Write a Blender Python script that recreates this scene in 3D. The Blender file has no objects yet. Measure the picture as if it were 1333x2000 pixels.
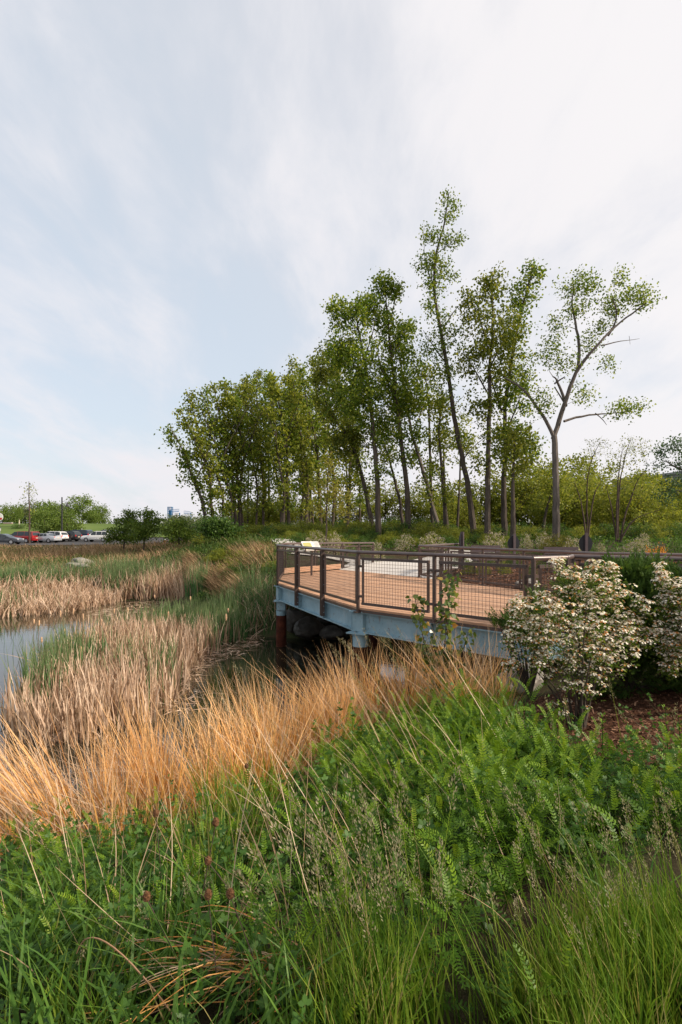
import bpy, bmesh, math, random
import numpy as np
from mathutils import Vector, Matrix
from mathutils.geometry import delaunay_2d_cdt

scene = bpy.context.scene
col = scene.collection
R = math.radians
rng = np.random.default_rng(11)
random.seed(11)

# ------------------------------------------------------------------ camera
F, CX, HY, CZ = 1100.0, 666.5, 1037.0, 1.48          # focal length in photo pixels, centre column, horizon row, eye height
cam_d = bpy.data.cameras.new("camera")
cam_d.sensor_fit = 'VERTICAL'; cam_d.sensor_height = 36.0
cam_d.lens = F / 2000 * 36.0
cam_d.shift_y = (HY - 1000) / 2000
cam_d.clip_start = 0.05; cam_d.clip_end = 3000
cam = bpy.data.objects.new("camera", cam_d); col.objects.link(cam)
cam.location = (0, 0, CZ); cam.rotation_euler = (R(90), 0, 0)
scene.camera = cam

# ------------------------------------------------------------------ world: hazy sky with thin streaky cloud
SUN_AZ, SUN_EL = R(104), R(33)                          # azimuth from +Y towards +X
sun_dir = Vector((math.sin(SUN_AZ) * math.cos(SUN_EL), math.cos(SUN_AZ) * math.cos(SUN_EL), math.sin(SUN_EL)))
world = bpy.data.worlds.new("World"); scene.world = world
world.use_nodes = True
nt = world.node_tree; nt.nodes.clear()
N = nt.nodes.new; L = nt.links.new
def mth(op, a, b=None, clamp=False):
    n = N('ShaderNodeMath'); n.operation = op; n.use_clamp = clamp
    for i, v in enumerate((a, b)):
        if v is None: continue
        if isinstance(v, (int, float)): n.inputs[i].default_value = v
        else: L(v, n.inputs[i])
    return n.outputs[0]
sky = N('ShaderNodeTexSky'); sky.sky_type = 'NISHITA'; sky.sun_disc = False
sky.sun_elevation = SUN_EL; sky.sun_rotation = SUN_AZ
sky.air_density = 1.0; sky.dust_density = 2.0
tc = N('ShaderNodeTexCoord')
sep = N('ShaderNodeSeparateXYZ'); L(tc.outputs['Generated'], sep.inputs[0])
den = mth('ADD', mth('MAXIMUM', sep.outputs[2], 0.0), 0.26)
px_ = mth('DIVIDE', sep.outputs[0], den); py_ = mth('DIVIDE', sep.outputs[1], den)
comb = N('ShaderNodeCombineXYZ'); L(px_, comb.inputs[0]); L(py_, comb.inputs[1])
mp = N('ShaderNodeMapping'); mp.inputs['Rotation'].default_value = (0, 0, R(-33)); mp.inputs['Scale'].default_value = (1.45, 0.62, 1)
mp.inputs['Location'].default_value = (2.85, 0.25, 0)
L(comb.outputs[0], mp.inputs[0])
n1 = N('ShaderNodeTexNoise'); n1.inputs['Scale'].default_value = 0.95; n1.inputs['Detail'].default_value = 7; n1.inputs['Roughness'].default_value = 0.56
n1.inputs['Distortion'].default_value = 0.45
L(mp.outputs[0], n1.inputs['Vector'])
n2 = N('ShaderNodeTexNoise'); n2.inputs['Scale'].default_value = 3.4; n2.inputs['Detail'].default_value = 6; n2.inputs['Roughness'].default_value = 0.6
n2.inputs['Distortion'].default_value = 0.3
L(mp.outputs[0], n2.inputs['Vector'])
dotn = N('ShaderNodeVectorMath'); dotn.operation = 'DOT_PRODUCT'; L(tc.outputs['Generated'], dotn.inputs[0]); dotn.inputs[1].default_value = sun_dir
veil = mth('ADD', mth('MULTIPLY', dotn.outputs['Value'], 0.85), 0.10)      # the veil thickens towards the sun
low = mth('MULTIPLY', mth('SUBTRACT', 0.24, sep.outputs[2], True), 4.6)     # and towards the horizon
s = mth('ADD', mth('MULTIPLY', mth('SUBTRACT', n1.outputs[0], 0.5), 2.6), mth('MULTIPLY', mth('SUBTRACT', n2.outputs[0], 0.5), 1.9))
mask = mth('ADD', mth('ADD', s, 0.28), mth('ADD', veil, low))
mr = N('ShaderNodeMapRange'); mr.interpolation_type = 'SMOOTHSTEP'; mr.inputs['From Min'].default_value = 0.0; mr.inputs['From Max'].default_value = 1.0
mr.inputs['To Min'].default_value = 0.71; mr.inputs['To Max'].default_value = 0.97
L(mask, mr.inputs['Value'])
cl = N('ShaderNodeMix'); cl.data_type = 'RGBA'
vc = N('ShaderNodeMix'); vc.data_type = 'RGBA'; L(mask, vc.inputs['Factor']); vc.inputs[6].default_value = (4.95, 5.35, 5.78, 1); vc.inputs[7].default_value = (5.45, 5.30, 5.52, 1)
glow = mth('MULTIPLY', mth('ADD', dotn.outputs['Value'], 0.15, True), 1.6, True)
L(glow, cl.inputs['Factor']); L(vc.outputs[2], cl.inputs[6]); cl.inputs[7].default_value = (5.95, 5.78, 5.82, 1)
mx = N('ShaderNodeMix'); mx.data_type = 'RGBA'
L(mr.outputs[0], mx.inputs['Factor']); L(sky.outputs[0], mx.inputs[6]); L(cl.outputs[2], mx.inputs[7])
bg = N('ShaderNodeBackground'); bg.inputs['Strength'].default_value = 0.13
L(mx.outputs[2], bg.inputs['Color'])
wo = N('ShaderNodeOutputWorld'); L(bg.outputs[0], wo.inputs['Surface'])

sun_d = bpy.data.lights.new("sun", 'SUN'); sun_d.energy = 5.0; sun_d.angle = R(4); sun_d.color = (1.0, 0.86, 0.70)
sun = bpy.data.objects.new("sun", sun_d); col.objects.link(sun)
sun.rotation_euler = (-sun_dir).to_track_quat('-Z', 'Y').to_euler()

scene.view_settings.view_transform = 'Standard'; scene.view_settings.look = 'None'
scene.view_settings.exposure = 0.32; scene.view_settings.gamma = 1.0; scene.view_settings.use_curve_mapping = False
scene.render.engine = 'CYCLES'
scene.cycles.max_bounces = 6; scene.cycles.diffuse_bounces = 3; scene.cycles.glossy_bounces = 3
scene.cycles.transmission_bounces = 4; scene.cycles.transparent_max_bounces = 4
scene.cycles.use_denoising = True
scene.cycles.caustics_reflective = False; scene.cycles.caustics_refractive = False

# ------------------------------------------------------------------ helpers
def W(px, py, Y):
    return np.array([(px - CX) / F * Y, Y, CZ - (py - HY) / F * Y])

def tag(o, label=None, cat=None, group=None, kind=None):
    if label: o['label'] = label
    if cat: o['category'] = cat
    if group: o['group'] = group
    if kind: o['kind'] = kind
    return o

def empty(name, loc, label, cat, group=None, rz=0.0):
    o = bpy.data.objects.new(name, None); col.objects.link(o)
    o.location = tuple(float(v) for v in loc); o.rotation_euler = (0, 0, rz)
    return tag(o, label, cat, group)

def link(name, me, parent=None):
    o = bpy.data.objects.new(name, me); col.objects.link(o)
    if parent is not None: o.parent = parent
    return o

def copy_tree(o, parent=None):
    c = o.copy(); col.objects.link(c)
    if parent is not None: c.parent = parent
    for ch in [x for x in o.children]:
        copy_tree(ch, c)
    return c

def np_mesh(name, V, Fc, mats, rnd=None, tip=None, smooth=False, midx=None):
    """V (n,3); Fc list of (m,k) index arrays"""
    if not isinstance(Fc, list): Fc = [Fc]
    me = bpy.data.meshes.new(name)
    V = np.ascontiguousarray(V, dtype=np.float32)
    me.vertices.add(len(V)); me.vertices.foreach_set('co', V.ravel())
    idx = np.concatenate([f.ravel() for f in Fc]).astype(np.int32)
    tot = np.concatenate([np.full(len(f), f.shape[1], dtype=np.int32) for f in Fc])
    st = np.concatenate([[0], np.cumsum(tot)[:-1]]).astype(np.int32)
    me.loops.add(len(idx)); me.loops.foreach_set('vertex_index', idx)
    me.polygons.add(len(tot)); me.polygons.foreach_set('loop_start', st); me.polygons.foreach_set('loop_total', tot)
    if midx is not None: me.polygons.foreach_set('material_index', np.asarray(midx, dtype=np.int32))
    if smooth: me.polygons.foreach_set('use_smooth', np.ones(len(tot), dtype=bool))
    for nm, a in (('rnd', rnd), ('tip', tip)):
        if a is not None:
            at = me.attributes.new(nm, 'FLOAT', 'POINT'); at.data.foreach_set('value', np.ascontiguousarray(a, dtype=np.float32))
    me.update(calc_edges=True)
    if not isinstance(mats, (list, tuple)): mats = [mats]
    for m in mats: me.materials.append(m)
    return me

class MB:
    """collects boxes, bars, tubes and prisms for ONE mesh object"""
    def __init__(s): s.v = []; s.f = []
    def add(s, v, f):
        o = len(s.v); s.v += [tuple(map(float, p)) for p in v]; s.f += [tuple(i + o for i in q) for q in f]
        return s
    def box(s, c, d, rz=0.0, M=None):
        x, y, z = (k / 2 for k in d)
        P = np.array([(-x,-y,-z),(x,-y,-z),(x,y,-z),(-x,y,-z),(-x,-y,z),(x,-y,z),(x,y,z),(-x,y,z)])
        if M is not None: P = P @ np.asarray(M).T
        if rz:
            ca, sa = math.cos(rz), math.sin(rz); P = P @ np.array([[ca, sa, 0], [-sa, ca, 0], [0, 0, 1]])
        return s.add(P + np.asarray(c), [(0,3,2,1),(4,5,6,7),(0,1,5,4),(1,2,6,5),(2,3,7,6),(3,0,4,7)])
    def bar(s, a, b, w, h):
        """rectangular bar from a to b, w across (horizontal), h along the other axis"""
        a = np.asarray(a, float); b = np.asarray(b, float); d = b - a; l = np.linalg.norm(d); d = d / l
        u = np.cross(d, (0, 0, 1.0)); 
        if np.linalg.norm(u) < 1e-4: u = np.array([1.0, 0, 0])
        u /= np.linalg.norm(u); n = np.cross(u, d)
        P = [a + u*sx*w/2 + n*sy*h/2 for sx, sy in ((-1,-1),(1,-1),(1,1),(-1,1))] + [b + u*sx*w/2 + n*sy*h/2 for sx, sy in ((-1,-1),(1,-1),(1,1),(-1,1))]
        return s.add(P, [(0,1,2,3),(7,6,5,4),(0,4,5,1),(1,5,6,2),(2,6,7,3),(3,7,4,0)])
    def tube(s, pts, r, n=8, cap=True):
        pts = np.asarray(pts, float); m = len(pts)
        r = np.full(m, r) if np.isscalar(r) else np.asarray(r, float)
        V = []; Fc = []
        T = np.gradient(pts, axis=0)
        T /= np.maximum(np.linalg.norm(T, axis=1)[:, None], 1e-9)
        up = np.array([0, 0, 1.0]) if abs(T[0][2]) < 0.9 else np.array([1.0, 0, 0])
        for i in range(m):
            u = np.cross(T[i], up); u /= max(np.linalg.norm(u), 1e-9); v = np.cross(u, T[i])
            for k in range(n):
                a = 2 * math.pi * k / n; V.append(pts[i] + r[i] * (math.cos(a) * u + math.sin(a) * v))
        for i in range(m - 1):
            for k in range(n):
                Fc.append((i*n + k, i*n + (k+1) % n, (i+1)*n + (k+1) % n, (i+1)*n + k))
        if cap: Fc.append(tuple(range(n))[::-1]); Fc.append(tuple((m-1)*n + k for k in range(n)))
        return s.add(V, Fc)
    def prism(s, poly, z0, z1):
        n = len(poly)
        V = [(p[0], p[1], z0) for p in poly] + [(p[0], p[1], z1) for p in poly]
        return s.add(V, [tuple(range(n))[::-1], tuple(range(n, 2*n))] + [(i, (i+1) % n, n + (i+1) % n, n + i) for i in range(n)])
    def build(s, name, mat, parent=None, smooth=False, bevel=0.0):
        me = bpy.data.meshes.new(name); me.from_pydata(s.v, [], s.f); me.update()
        bm = bmesh.new(); bm.from_mesh(me); bmesh.ops.recalc_face_normals(bm, faces=bm.faces)
        if bevel: bmesh.ops.bevel(bm, geom=list(bm.edges), offset=bevel, segments=2, affect='EDGES', clamp_overlap=True)
        bm.to_mesh(me); bm.free()
        for m in (mat if isinstance(mat, (list, tuple)) else [mat]): me.materials.append(m)
        if smooth:
            me.polygons.foreach_set('use_smooth', np.ones(len(me.polygons), dtype=bool))
            try: me.set_sharp_from_angle(angle=R(40))
            except Exception: pass
        return link(name, me, parent)

# vectorised plant geometry -------------------------------------------------
def ribbons(P, H, lean, curl, width, segs=3, yaw=None, rg=rng):
    """grass blades: roots P, lengths H, lean (n,2) = horizontal offset per unit height at the root, curl (n,2) = extra bend"""
    n = len(P); t = np.linspace(0, 1, segs + 1)
    yaw = rg.uniform(0, math.pi, n) if yaw is None else yaw
    side = np.stack([np.cos(yaw), np.sin(yaw), np.zeros(n)], 1)
    V = np.zeros((n, segs + 1, 2, 3))
    bend = np.linalg.norm(curl, axis=1)
    for i, tt in enumerate(t):
        c = np.zeros((n, 3))
        c[:, :2] = P[:, :2] + H[:, None] * (lean * tt + curl * tt * tt)
        c[:, 2] = P[:, 2] + H * (tt - 0.42 * bend * tt ** 2.2)
        w = (width * (1 - tt) ** 0.6 * 0.5 + 0.0004)[:, None]
        V[:, i, 0] = c - side * w; V[:, i, 1] = c + side * w
    base = np.arange(n)[:, None, None] * (2 * (segs + 1)) + np.arange(segs)[None, :, None] * 2
    Fc = (base + np.array([0, 1, 3, 2])[None, None, :]).reshape(-1, 4)
    rnd = np.repeat(rg.random(n), 2 * (segs + 1)); tip = np.tile(np.repeat(t, 2), n)
    return V.reshape(-1, 3), Fc, rnd, tip

RHOMB = np.array([(0, 0), (0.42, 0.5), (1, 0), (0.42, -0.5)])
OVAL = np.array([(0, 0), (0.25, 0.42), (0.65, 0.42), (1, 0), (0.65, -0.42), (0.25, -0.42)])
HEART = np.array([(0.02, 0), (-0.02, 0.28), (0.25, 0.52), (0.62, 0.3), (1, 0), (0.62, -0.3), (0.25, -0.52), (-0.02, -0.28)])
def leaves(P, D, Nn, Ls, Wd, outline=RHOMB, fold=0.15, rg=rng, rnd=None):
    n = len(P); k = len(outline)
    D = D / np.maximum(np.linalg.norm(D, axis=1)[:, None], 1e-6)
    S = np.cross(Nn, D); S /= np.maximum(np.linalg.norm(S, axis=1)[:, None], 1e-6)
    U = np.cross(D, S)
    V = P[:, None] + D[:, None] * (outline[None, :, 0:1] * Ls[:, None, None]) + S[:, None] * (outline[None, :, 1:2] * Wd[:, None, None]) \
        + U[:, None] * (np.abs(outline[None, :, 1:2]) * fold * Wd[:, None, None])
    Fc = np.arange(n * k).reshape(n, k)
    r = rg.random(n) if rnd is None else rnd
    return V.reshape(-1, 3), Fc, np.repeat(r, k)

def stamp(TV, TF, Trnd, P, M, rg=rng):
    """copies of one small template mesh into one big one: P (n,3), M (n,3,3)"""
    n = len(P); k = len(TV)
    V = np.einsum('nij,kj->nki', M, TV) + P[:, None]
    Fc = [(f[None] + (np.arange(n) * k)[:, None, None]).reshape(-1, f.shape[1]) for f in TF]
    r = (np.tile(Trnd, n) * 0.45 + np.repeat(rg.random(n), k) * 0.55)
    return V.reshape(-1, 3), Fc, r

def rand_dirs(n, rg=rng):
    d = rg.normal(size=(n, 3)); return d / np.linalg.norm(d, axis=1)[:, None]

def frames(D, roll, scale):
    """rotation matrices whose x axis is D, z as upright as possible, rolled by roll"""
    D = D / np.linalg.norm(D, axis=1)[:, None]
    S = np.cross(np.array([0, 0, 1.0])[None], D); ln = np.linalg.norm(S, axis=1)[:, None]
    S = np.where(ln < 1e-3, np.array([0, 1.0, 0])[None], S / np.maximum(ln, 1e-6)); U = np.cross(D, S)
    c, s_ = np.cos(roll)[:, None], np.sin(roll)[:, None]
    S2 = S * c + U * s_; U2 = -S * s_ + U * c
    return np.stack([D, S2, U2], 2) * scale[:, None, None]

def in_poly(X, Y, poly):
    poly = np.asarray(poly); inside = np.zeros(len(X), bool); j = len(poly) - 1
    for i in range(len(poly)):
        xi, yi = poly[i][0], poly[i][1]; xj, yj = poly[j][0], poly[j][1]
        c = ((yi > Y) != (yj > Y)) & (X < (xj - xi) * (Y - yi) / (yj - yi + 1e-12) + xi)
        inside ^= c; j = i
    return inside

def scatter(poly, n, rg=rng):
    poly = np.asarray(poly)[:, :2]; lo, hi = poly.min(0), poly.max(0); out = []
    tot = 0
    while tot < n:
        p = rg.uniform(lo, hi, (max(64, n), 2)); p = p[in_poly(p[:, 0], p[:, 1], poly)]; out.append(p); tot += len(p)
        if len(p) == 0: break
    return np.concatenate(out)[:n]

class Merge:
    def __init__(s): s.V = []; s.F = []; s.r = []; s.t = []; s.n = 0
    def add(s, V, Fc, rnd, tip=None):
        for f in (Fc if isinstance(Fc, list) else [Fc]): s.F.append(f + s.n)
        s.V.append(V); s.r.append(rnd); s.t.append(np.ones(len(V)) if tip is None else tip); s.n += len(V)
    def obj(s, name, mat, parent=None, smooth=False):
        me = np_mesh(name, np.concatenate(s.V), s.F, mat, np.concatenate(s.r), np.concatenate(s.t), smooth)
        return link(name, me, parent)

# ------------------------------------------------------------------ materials
def new_mat(name):
    m = bpy.data.materials.new(name); m.use_nodes = True; m.node_tree.nodes.clear(); return m
def nd(m, t, **kw):
    n = m.node_tree.nodes.new(t)
    for k, v in kw.items(): setattr(n, k, v)
    return n
def lk(m, a, b): m.node_tree.links.new(a, b)
def ramp(m, fac, stops):
    r = nd(m, 'ShaderNodeValToRGB'); e = r.color_ramp.elements
    while len(e) < len(stops): e.new(0.5)
    for i, (p, c) in enumerate(stops): e[i].position = p; e[i].color = (*c, 1)
    lk(m, fac, r.inputs[0]); return r.outputs[0]
def noise(m, scale, detail=5, rough=0.55, coord='Object', stretch=None, dist=0.0):
    t = nd(m, 'ShaderNodeTexCoord'); n = nd(m, 'ShaderNodeTexNoise')
    n.inputs['Scale'].default_value = scale; n.inputs['Detail'].default_value = detail; n.inputs['Roughness'].default_value = rough; n.inputs['Distortion'].default_value = dist
    src = t.outputs[coord]
    if stretch:
        mpn = nd(m, 'ShaderNodeMapping'); mpn.inputs['Scale'].default_value = stretch; lk(m, src, mpn.inputs[0]); src = mpn.outputs[0]
    lk(m, src, n.inputs['Vector']); return n.outputs[0]
def mix(m, f, a, b, blend='MIX'):
    n = nd(m, 'ShaderNodeMix', data_type='RGBA', blend_type=blend)
    for s_, v in ((0, f), (6, a), (7, b)):
        if isinstance(v, (int, float)): n.inputs[s_].default_value = v
        elif isinstance(v, tuple): n.inputs[s_].default_value = (*v, 1)
        else: lk(m, v, n.inputs[s_])
    return n.outputs[2]
def surf(m, colr, rough=0.7, metal=0.0, spec=0.4, bump=None, bstr=0.3, bdist=0.02):
    p = nd(m, 'ShaderNodeBsdfPrincipled'); o = nd(m, 'ShaderNodeOutputMaterial')
    if isinstance(colr, tuple): p.inputs['Base Color'].default_value = (*colr, 1)
    else: lk(m, colr, p.inputs['Base Color'])
    if isinstance(rough, (int, float)): p.inputs['Roughness'].default_value = rough
    else: lk(m, rough, p.inputs['Roughness'])
    p.inputs['Metallic'].default_value = metal; p.inputs['Specular IOR Level'].default_value = spec
    if bump is not None:
        b = nd(m, 'ShaderNodeBump'); b.inputs['Strength'].default_value = bstr; b.inputs['Distance'].default_value = bdist
        lk(m, bump, b.inputs['Height']); lk(m, b.outputs[0], p.inputs['Normal'])
    lk(m, p.outputs[0], o.inputs[0]); return p
def leaf_mat(name, stops, transl=0.4, rough=0.5, tipc=None, tstart=0.0, spec=0.18, objvar=0.12):
    m = new_mat(name)
    a = nd(m, 'ShaderNodeAttribute', attribute_name='rnd')
    c = ramp(m, a.outputs['Fac'], stops)
    oi = nd(m, 'ShaderNodeObjectInfo')
    if tipc:
        t = nd(m, 'ShaderNodeAttribute', attribute_name='tip')
        f = nd(m, 'ShaderNodeMapRange'); f.inputs['From Min'].default_value = tstart; f.inputs['From Max'].default_value = 1.0; lk(m, t.outputs['Fac'], f.inputs[0])
        c = mix(m, f.outputs[0], c, tipc)
    h = nd(m, 'ShaderNodeHueSaturation')
    v = nd(m, 'ShaderNodeMapRange'); v.inputs['To Min'].default_value = 1 - objvar; v.inputs['To Max'].default_value = 1 + objvar; lk(m, oi.outputs['Random'], v.inputs[0])
    lk(m, c, h.inputs['Color']); lk(m, v.outputs[0], h.inputs['Value'])
    p = nd(m, 'ShaderNodeBsdfPrincipled'); lk(m, h.outputs[0], p.inputs['Base Color']); p.inputs['Roughness'].default_value = rough; p.inputs['Specular IOR Level'].default_value = spec
    tr = nd(m, 'ShaderNodeBsdfTranslucent')
    bright = mix(m, 1.0, h.outputs[0], (1.25, 1.2, 0.8), 'MULTIPLY'); lk(m, bright, tr.inputs['Color'])
    ms = nd(m, 'ShaderNodeMixShader'); ms.inputs[0].default_value = transl
    lk(m, p.outputs[0], ms.inputs[1]); lk(m, tr.outputs[0], ms.inputs[2])
    o = nd(m, 'ShaderNodeOutputMaterial'); lk(m, ms.outputs[0], o.inputs[0]); return m

def m_simple(name, c, rough=0.6, metal=0.0, spec=0.4, var=0.15, sc=8.0, bstr=0.15):
    m = new_mat(name); n = noise(m, sc)
    surf(m, ramp(m, n, [(0.3, tuple(k * (1 - var) for k in c)), (0.7, tuple(min(1, k * (1 + var)) for k in c))]), rough, metal, spec, n, bstr, 0.01)
    return m

M = {}
def mk_deck():
    m = new_mat('deck_wood'); oi = nd(m, 'ShaderNodeObjectInfo')
    g = noise(m, 9, 6, 0.6, 'Object', (0.6, 9, 4)); g2 = noise(m, 1.3, 3)
    c = ramp(m, g, [(0.25, (0.34, 0.185, 0.105)), (0.6, (0.50, 0.295, 0.185)), (0.85, (0.58, 0.39, 0.27))])
    c = mix(m, ramp(m, g2, [(0.45, (0, 0, 0)), (0.75, (0.45, 0.45, 0.45))]), c, (0.45, 0.34, 0.26))
    h = nd(m, 'ShaderNodeHueSaturation'); v = nd(m, 'ShaderNodeMapRange'); v.inputs['To Min'].default_value = 0.74; v.inputs['To Max'].default_value = 1.18
    lk(m, oi.outputs['Random'], v.inputs[0]); lk(m, v.outputs[0], h.inputs['Value']); lk(m, c, h.inputs['Color'])
    surf(m, h.outputs[0], 0.72, 0, 0.25, g, 0.25, 0.004); return m
M['deck'] = mk_deck()
M['brown'] = m_simple('brown_powder_coat', (0.068, 0.045, 0.038), 0.38, 0.0, 0.5, 0.2, 14, 0.03)
M['rail'] = m_simple('weathered_handrail', (0.120, 0.088, 0.080), 0.33, 0.2, 0.6, 0.22, 6, 0.03)
M['wire'] = m_simple('dark_wire', (0.060, 0.048, 0.044), 0.5, 0.2)
def mk_blue():
    m = new_mat('blue_steel_paint'); n = noise(m, 2.2, 6, 0.65); n2 = noise(m, 14, 5, 0.7); n3 = noise(m, 3.0, 5, 0.6, 'Object', (1, 1, 0.15))
    c = ramp(m, n, [(0.3, (0.165, 0.285, 0.345)), (0.7, (0.27, 0.41, 0.475))])
    c = mix(m, ramp(m, n3, [(0.55, (0, 0, 0)), (0.78, (0.5, 0.5, 0.5))]), c, (0.36, 0.45, 0.48))
    c = mix(m, ramp(m, n2, [(0.60, (0, 0, 0)), (0.70, (1, 1, 1))]), c, (0.13, 0.085, 0.06))
    n4 = noise(m, 5.0, 6, 0.7, 'Object', (1.6, 1.6, .25)); c = mix(m, ramp(m, n4, [(0.60, (0, 0, 0)), (0.74, (.75, .75, .75))]), c, (0.16, 0.105, 0.075))
    surf(m, c, 0.5, 0, 0.4, n2, 0.08, 0.01); return m
M['blue'] = mk_blue()
def mk_rust():
    m = new_mat('rusted_steel'); n = noise(m, 5, 7, 0.65)
    surf(m, ramp(m, n, [(0.3, (0.016, 0.006, 0.004)), (0.55, (0.070, 0.018, 0.009)), (0.8, (0.125, 0.042, 0.020))]), 0.85, 0, 0.2, n, 0.4, 0.01); return m
M['rust'] = mk_rust()
def mk_rock():
    m = new_mat('pale_limestone'); n = noise(m, 2.2, 8, 0.62); n2 = noise(m, 11, 6, 0.7); oi = nd(m, 'ShaderNodeObjectInfo')
    c = ramp(m, n, [(0.3, (0.13, 0.122, 0.11)), (0.52, (0.26, 0.245, 0.225)), (0.75, (0.38, 0.345, 0.30))])
    c = mix(m, ramp(m, n2, [(0.55, (0, 0, 0)), (0.75, (0.55, 0.55, 0.55))]), c, (0.12, 0.115, 0.10))
    surf(m, c, 0.9, 0, 0.2, n2, 0.6, 0.03); return m
M['rock'] = mk_rock()
def mk_shade_rock():  # boulder stone with the gloom under the deck painted into its colour
    m = new_mat('shade_toned_stone'); n = noise(m, 3.0, 8, 0.65); n2 = noise(m, 12, 6, 0.7)
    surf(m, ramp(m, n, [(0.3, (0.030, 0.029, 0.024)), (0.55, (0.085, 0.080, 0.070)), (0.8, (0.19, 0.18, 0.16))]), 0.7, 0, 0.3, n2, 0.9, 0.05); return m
M['rock_shade'] = mk_shade_rock()
def mk_conc():
    m = new_mat('pale_concrete'); n = noise(m, 0.8, 6, 0.6); n2 = noise(m, 30, 4, 0.7)
    c = ramp(m, n, [(0.3, (0.44, 0.41, 0.38)), (0.7, (0.56, 0.53, 0.50))]); surf(m, c, 0.9, 0, 0.2, n2, 0.2, 0.005); return m
M['concrete'] = mk_conc()
def mk_ground():
    m = new_mat('damp_soil_and_thatch'); n = noise(m, 1.4, 8, 0.65); n2 = noise(m, 22, 6, 0.7); 
    c = ramp(m, n, [(0.30, (0.030, 0.022, 0.014)), (0.5, (0.050, 0.042, 0.022)), (0.62, (0.040, 0.055, 0.020)), (0.8, (0.085, 0.065, 0.038))])
    c = mix(m, ramp(m, n2, [(0.5, (0, 0, 0)), (0.8, (0.6, 0.6, 0.6))]), c, (0.12, 0.09, 0.055))
    surf(m, c, 0.95, 0, 0.1, n2, 0.8, 0.05); return m
M['ground'] = mk_ground()
def mk_mulch():
    m = new_mat('brown_wood_mulch'); n = noise(m, 26, 6, 0.75, 'Object', (1, 1, 1), 1.2); n2 = noise(m, 1.6, 4)
    c = ramp(m, n, [(0.3, (0.030, 0.014, 0.009)), (0.52, (0.10, 0.045, 0.026)), (0.7, (0.20, 0.105, 0.065))])
    surf(m, c, 0.95, 0, 0.1, n, 1.0, 0.03); return m
M['mulch'] = mk_mulch()
def mk_lawn():
    m = new_mat('mown_lawn'); n = noise(m, 0.12, 6, 0.6); n2 = noise(m, 3.0, 6, 0.7)
    c = ramp(m, n, [(0.3, (0.065, 0.11, 0.024)), (0.7, (0.115, 0.165, 0.042))]); c = mix(m, ramp(m, n2, [(0.4, (0, 0, 0)), (0.7, (0.4, 0.4, 0.4))]), c, (0.14, 0.16, 0.05))
    surf(m, c, 0.95, 0, 0.1, n2, 0.5, 0.05); return m
M['lawn'] = mk_lawn()
M['asphalt'] = m_simple('asphalt', (0.055, 0.055, 0.057), 0.9, 0, 0.2, 0.2, 20)
def mk_water():
    m = new_mat('pond_water'); n = noise(m, 2.6, 4, 0.55, 'Object', (1, 1.7, 1)); n2 = noise(m, 0.35, 3)
    p = surf(m, ramp(m, n2, [(0.3, (0.010, 0.012, 0.008)), (0.7, (0.020, 0.022, 0.012))]), 0.03, 0, 0.5, n, 0.055, 0.05)
    p.inputs['IOR'].default_value = 1.5; p.inputs['Specular IOR Level'].default_value = 0.8; return m
M['water'] = mk_water()
def mk_bark(name, a, b):
    m = new_mat(name); n = noise(m, 6, 7, 0.7, 'Object', (2.2, 2.2, 0.35)); n2 = noise(m, 0.7, 3)
    c = ramp(m, n, [(0.3, a), (0.7, b)]); c = mix(m, ramp(m, n2, [(0.4, (0, 0, 0)), (0.7, (0.5, 0.5, 0.5))]), c, tuple(min(1, k * 1.25) for k in b))
    surf(m, c, 0.9, 0, 0.15, n, 0.8, 0.03); return m
M['bark'] = mk_bark('dark_bark', (0.028, 0.022, 0.018), (0.105, 0.086, 0.070))
M['bark_pale'] = mk_bark('grey_bark', (0.050, 0.042, 0.036), (0.165, 0.142, 0.124))
M['twig'] = m_simple('thin_twigs', (0.075, 0.052, 0.042), 0.8, 0, 0.2)
# foliage
M['leaf_cotton'] = leaf_mat('cottonwood_leaf', [(0.0, (0.062, 0.122, 0.015)), (0.5, (0.145, 0.215, 0.024)), (1.0, (0.30, 0.335, 0.046))], 0.48, 0.42)
M['leaf_olive'] = leaf_mat('olive_leaf', [(0.0, (0.078, 0.118, 0.016)), (0.5, (0.170, 0.210, 0.028)), (1.0, (0.33, 0.335, 0.05))], 0.48, 0.45)
M['leaf_under'] = leaf_mat('young_spring_leaf', [(0.0, (0.13, 0.175, 0.022)), (0.5, (0.20, 0.235, 0.034)), (1.0, (0.29, 0.29, 0.055))], 0.5, 0.5)
M['leaf_dark'] = leaf_mat('dark_green_leaf', [(0.0, (0.035, 0.080, 0.016)), (0.6, (0.070, 0.140, 0.026)), (1.0, (0.12, 0.19, 0.040))], 0.42, 0.45)
M['leaf_locust'] = leaf_mat('small_locust_leaf', [(0.0, (0.055, 0.10, 0.016)), (0.6, (0.105, 0.165, 0.026)), (1.0, (0.17, 0.22, 0.042))], 0.45, 0.45)
M['leaf_yellow'] = leaf_mat('yellow_green_leaf', [(0.0, (0.14, 0.155, 0.024)), (1.0, (0.25, 0.22, 0.045))], 0.45, 0.5)
M['leaf_far'] = leaf_mat('far_tree_leaf', [(0.0, (0.085, 0.150, 0.028)), (1.0, (0.19, 0.25, 0.055))], 0.45, 0.6)
M['leaf_willow'] = leaf_mat('grey_green_leaf', [(0.0, (0.085, 0.120, 0.055)), (1.0, (0.16, 0.19, 0.085))], 0.4, 0.6)
M['leaf_bluish'] = leaf_mat('bluish_green_leaf', [(0.0, (0.045, 0.095, 0.045)), (1.0, (0.10, 0.165, 0.075))], 0.4, 0.45)
M['juniper'] = leaf_mat('juniper_needles', [(0.0, (0.028, 0.065, 0.012)), (0.6, (0.065, 0.120, 0.022)), (1.0, (0.14, 0.185, 0.036))], 0.25, 0.6)
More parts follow.
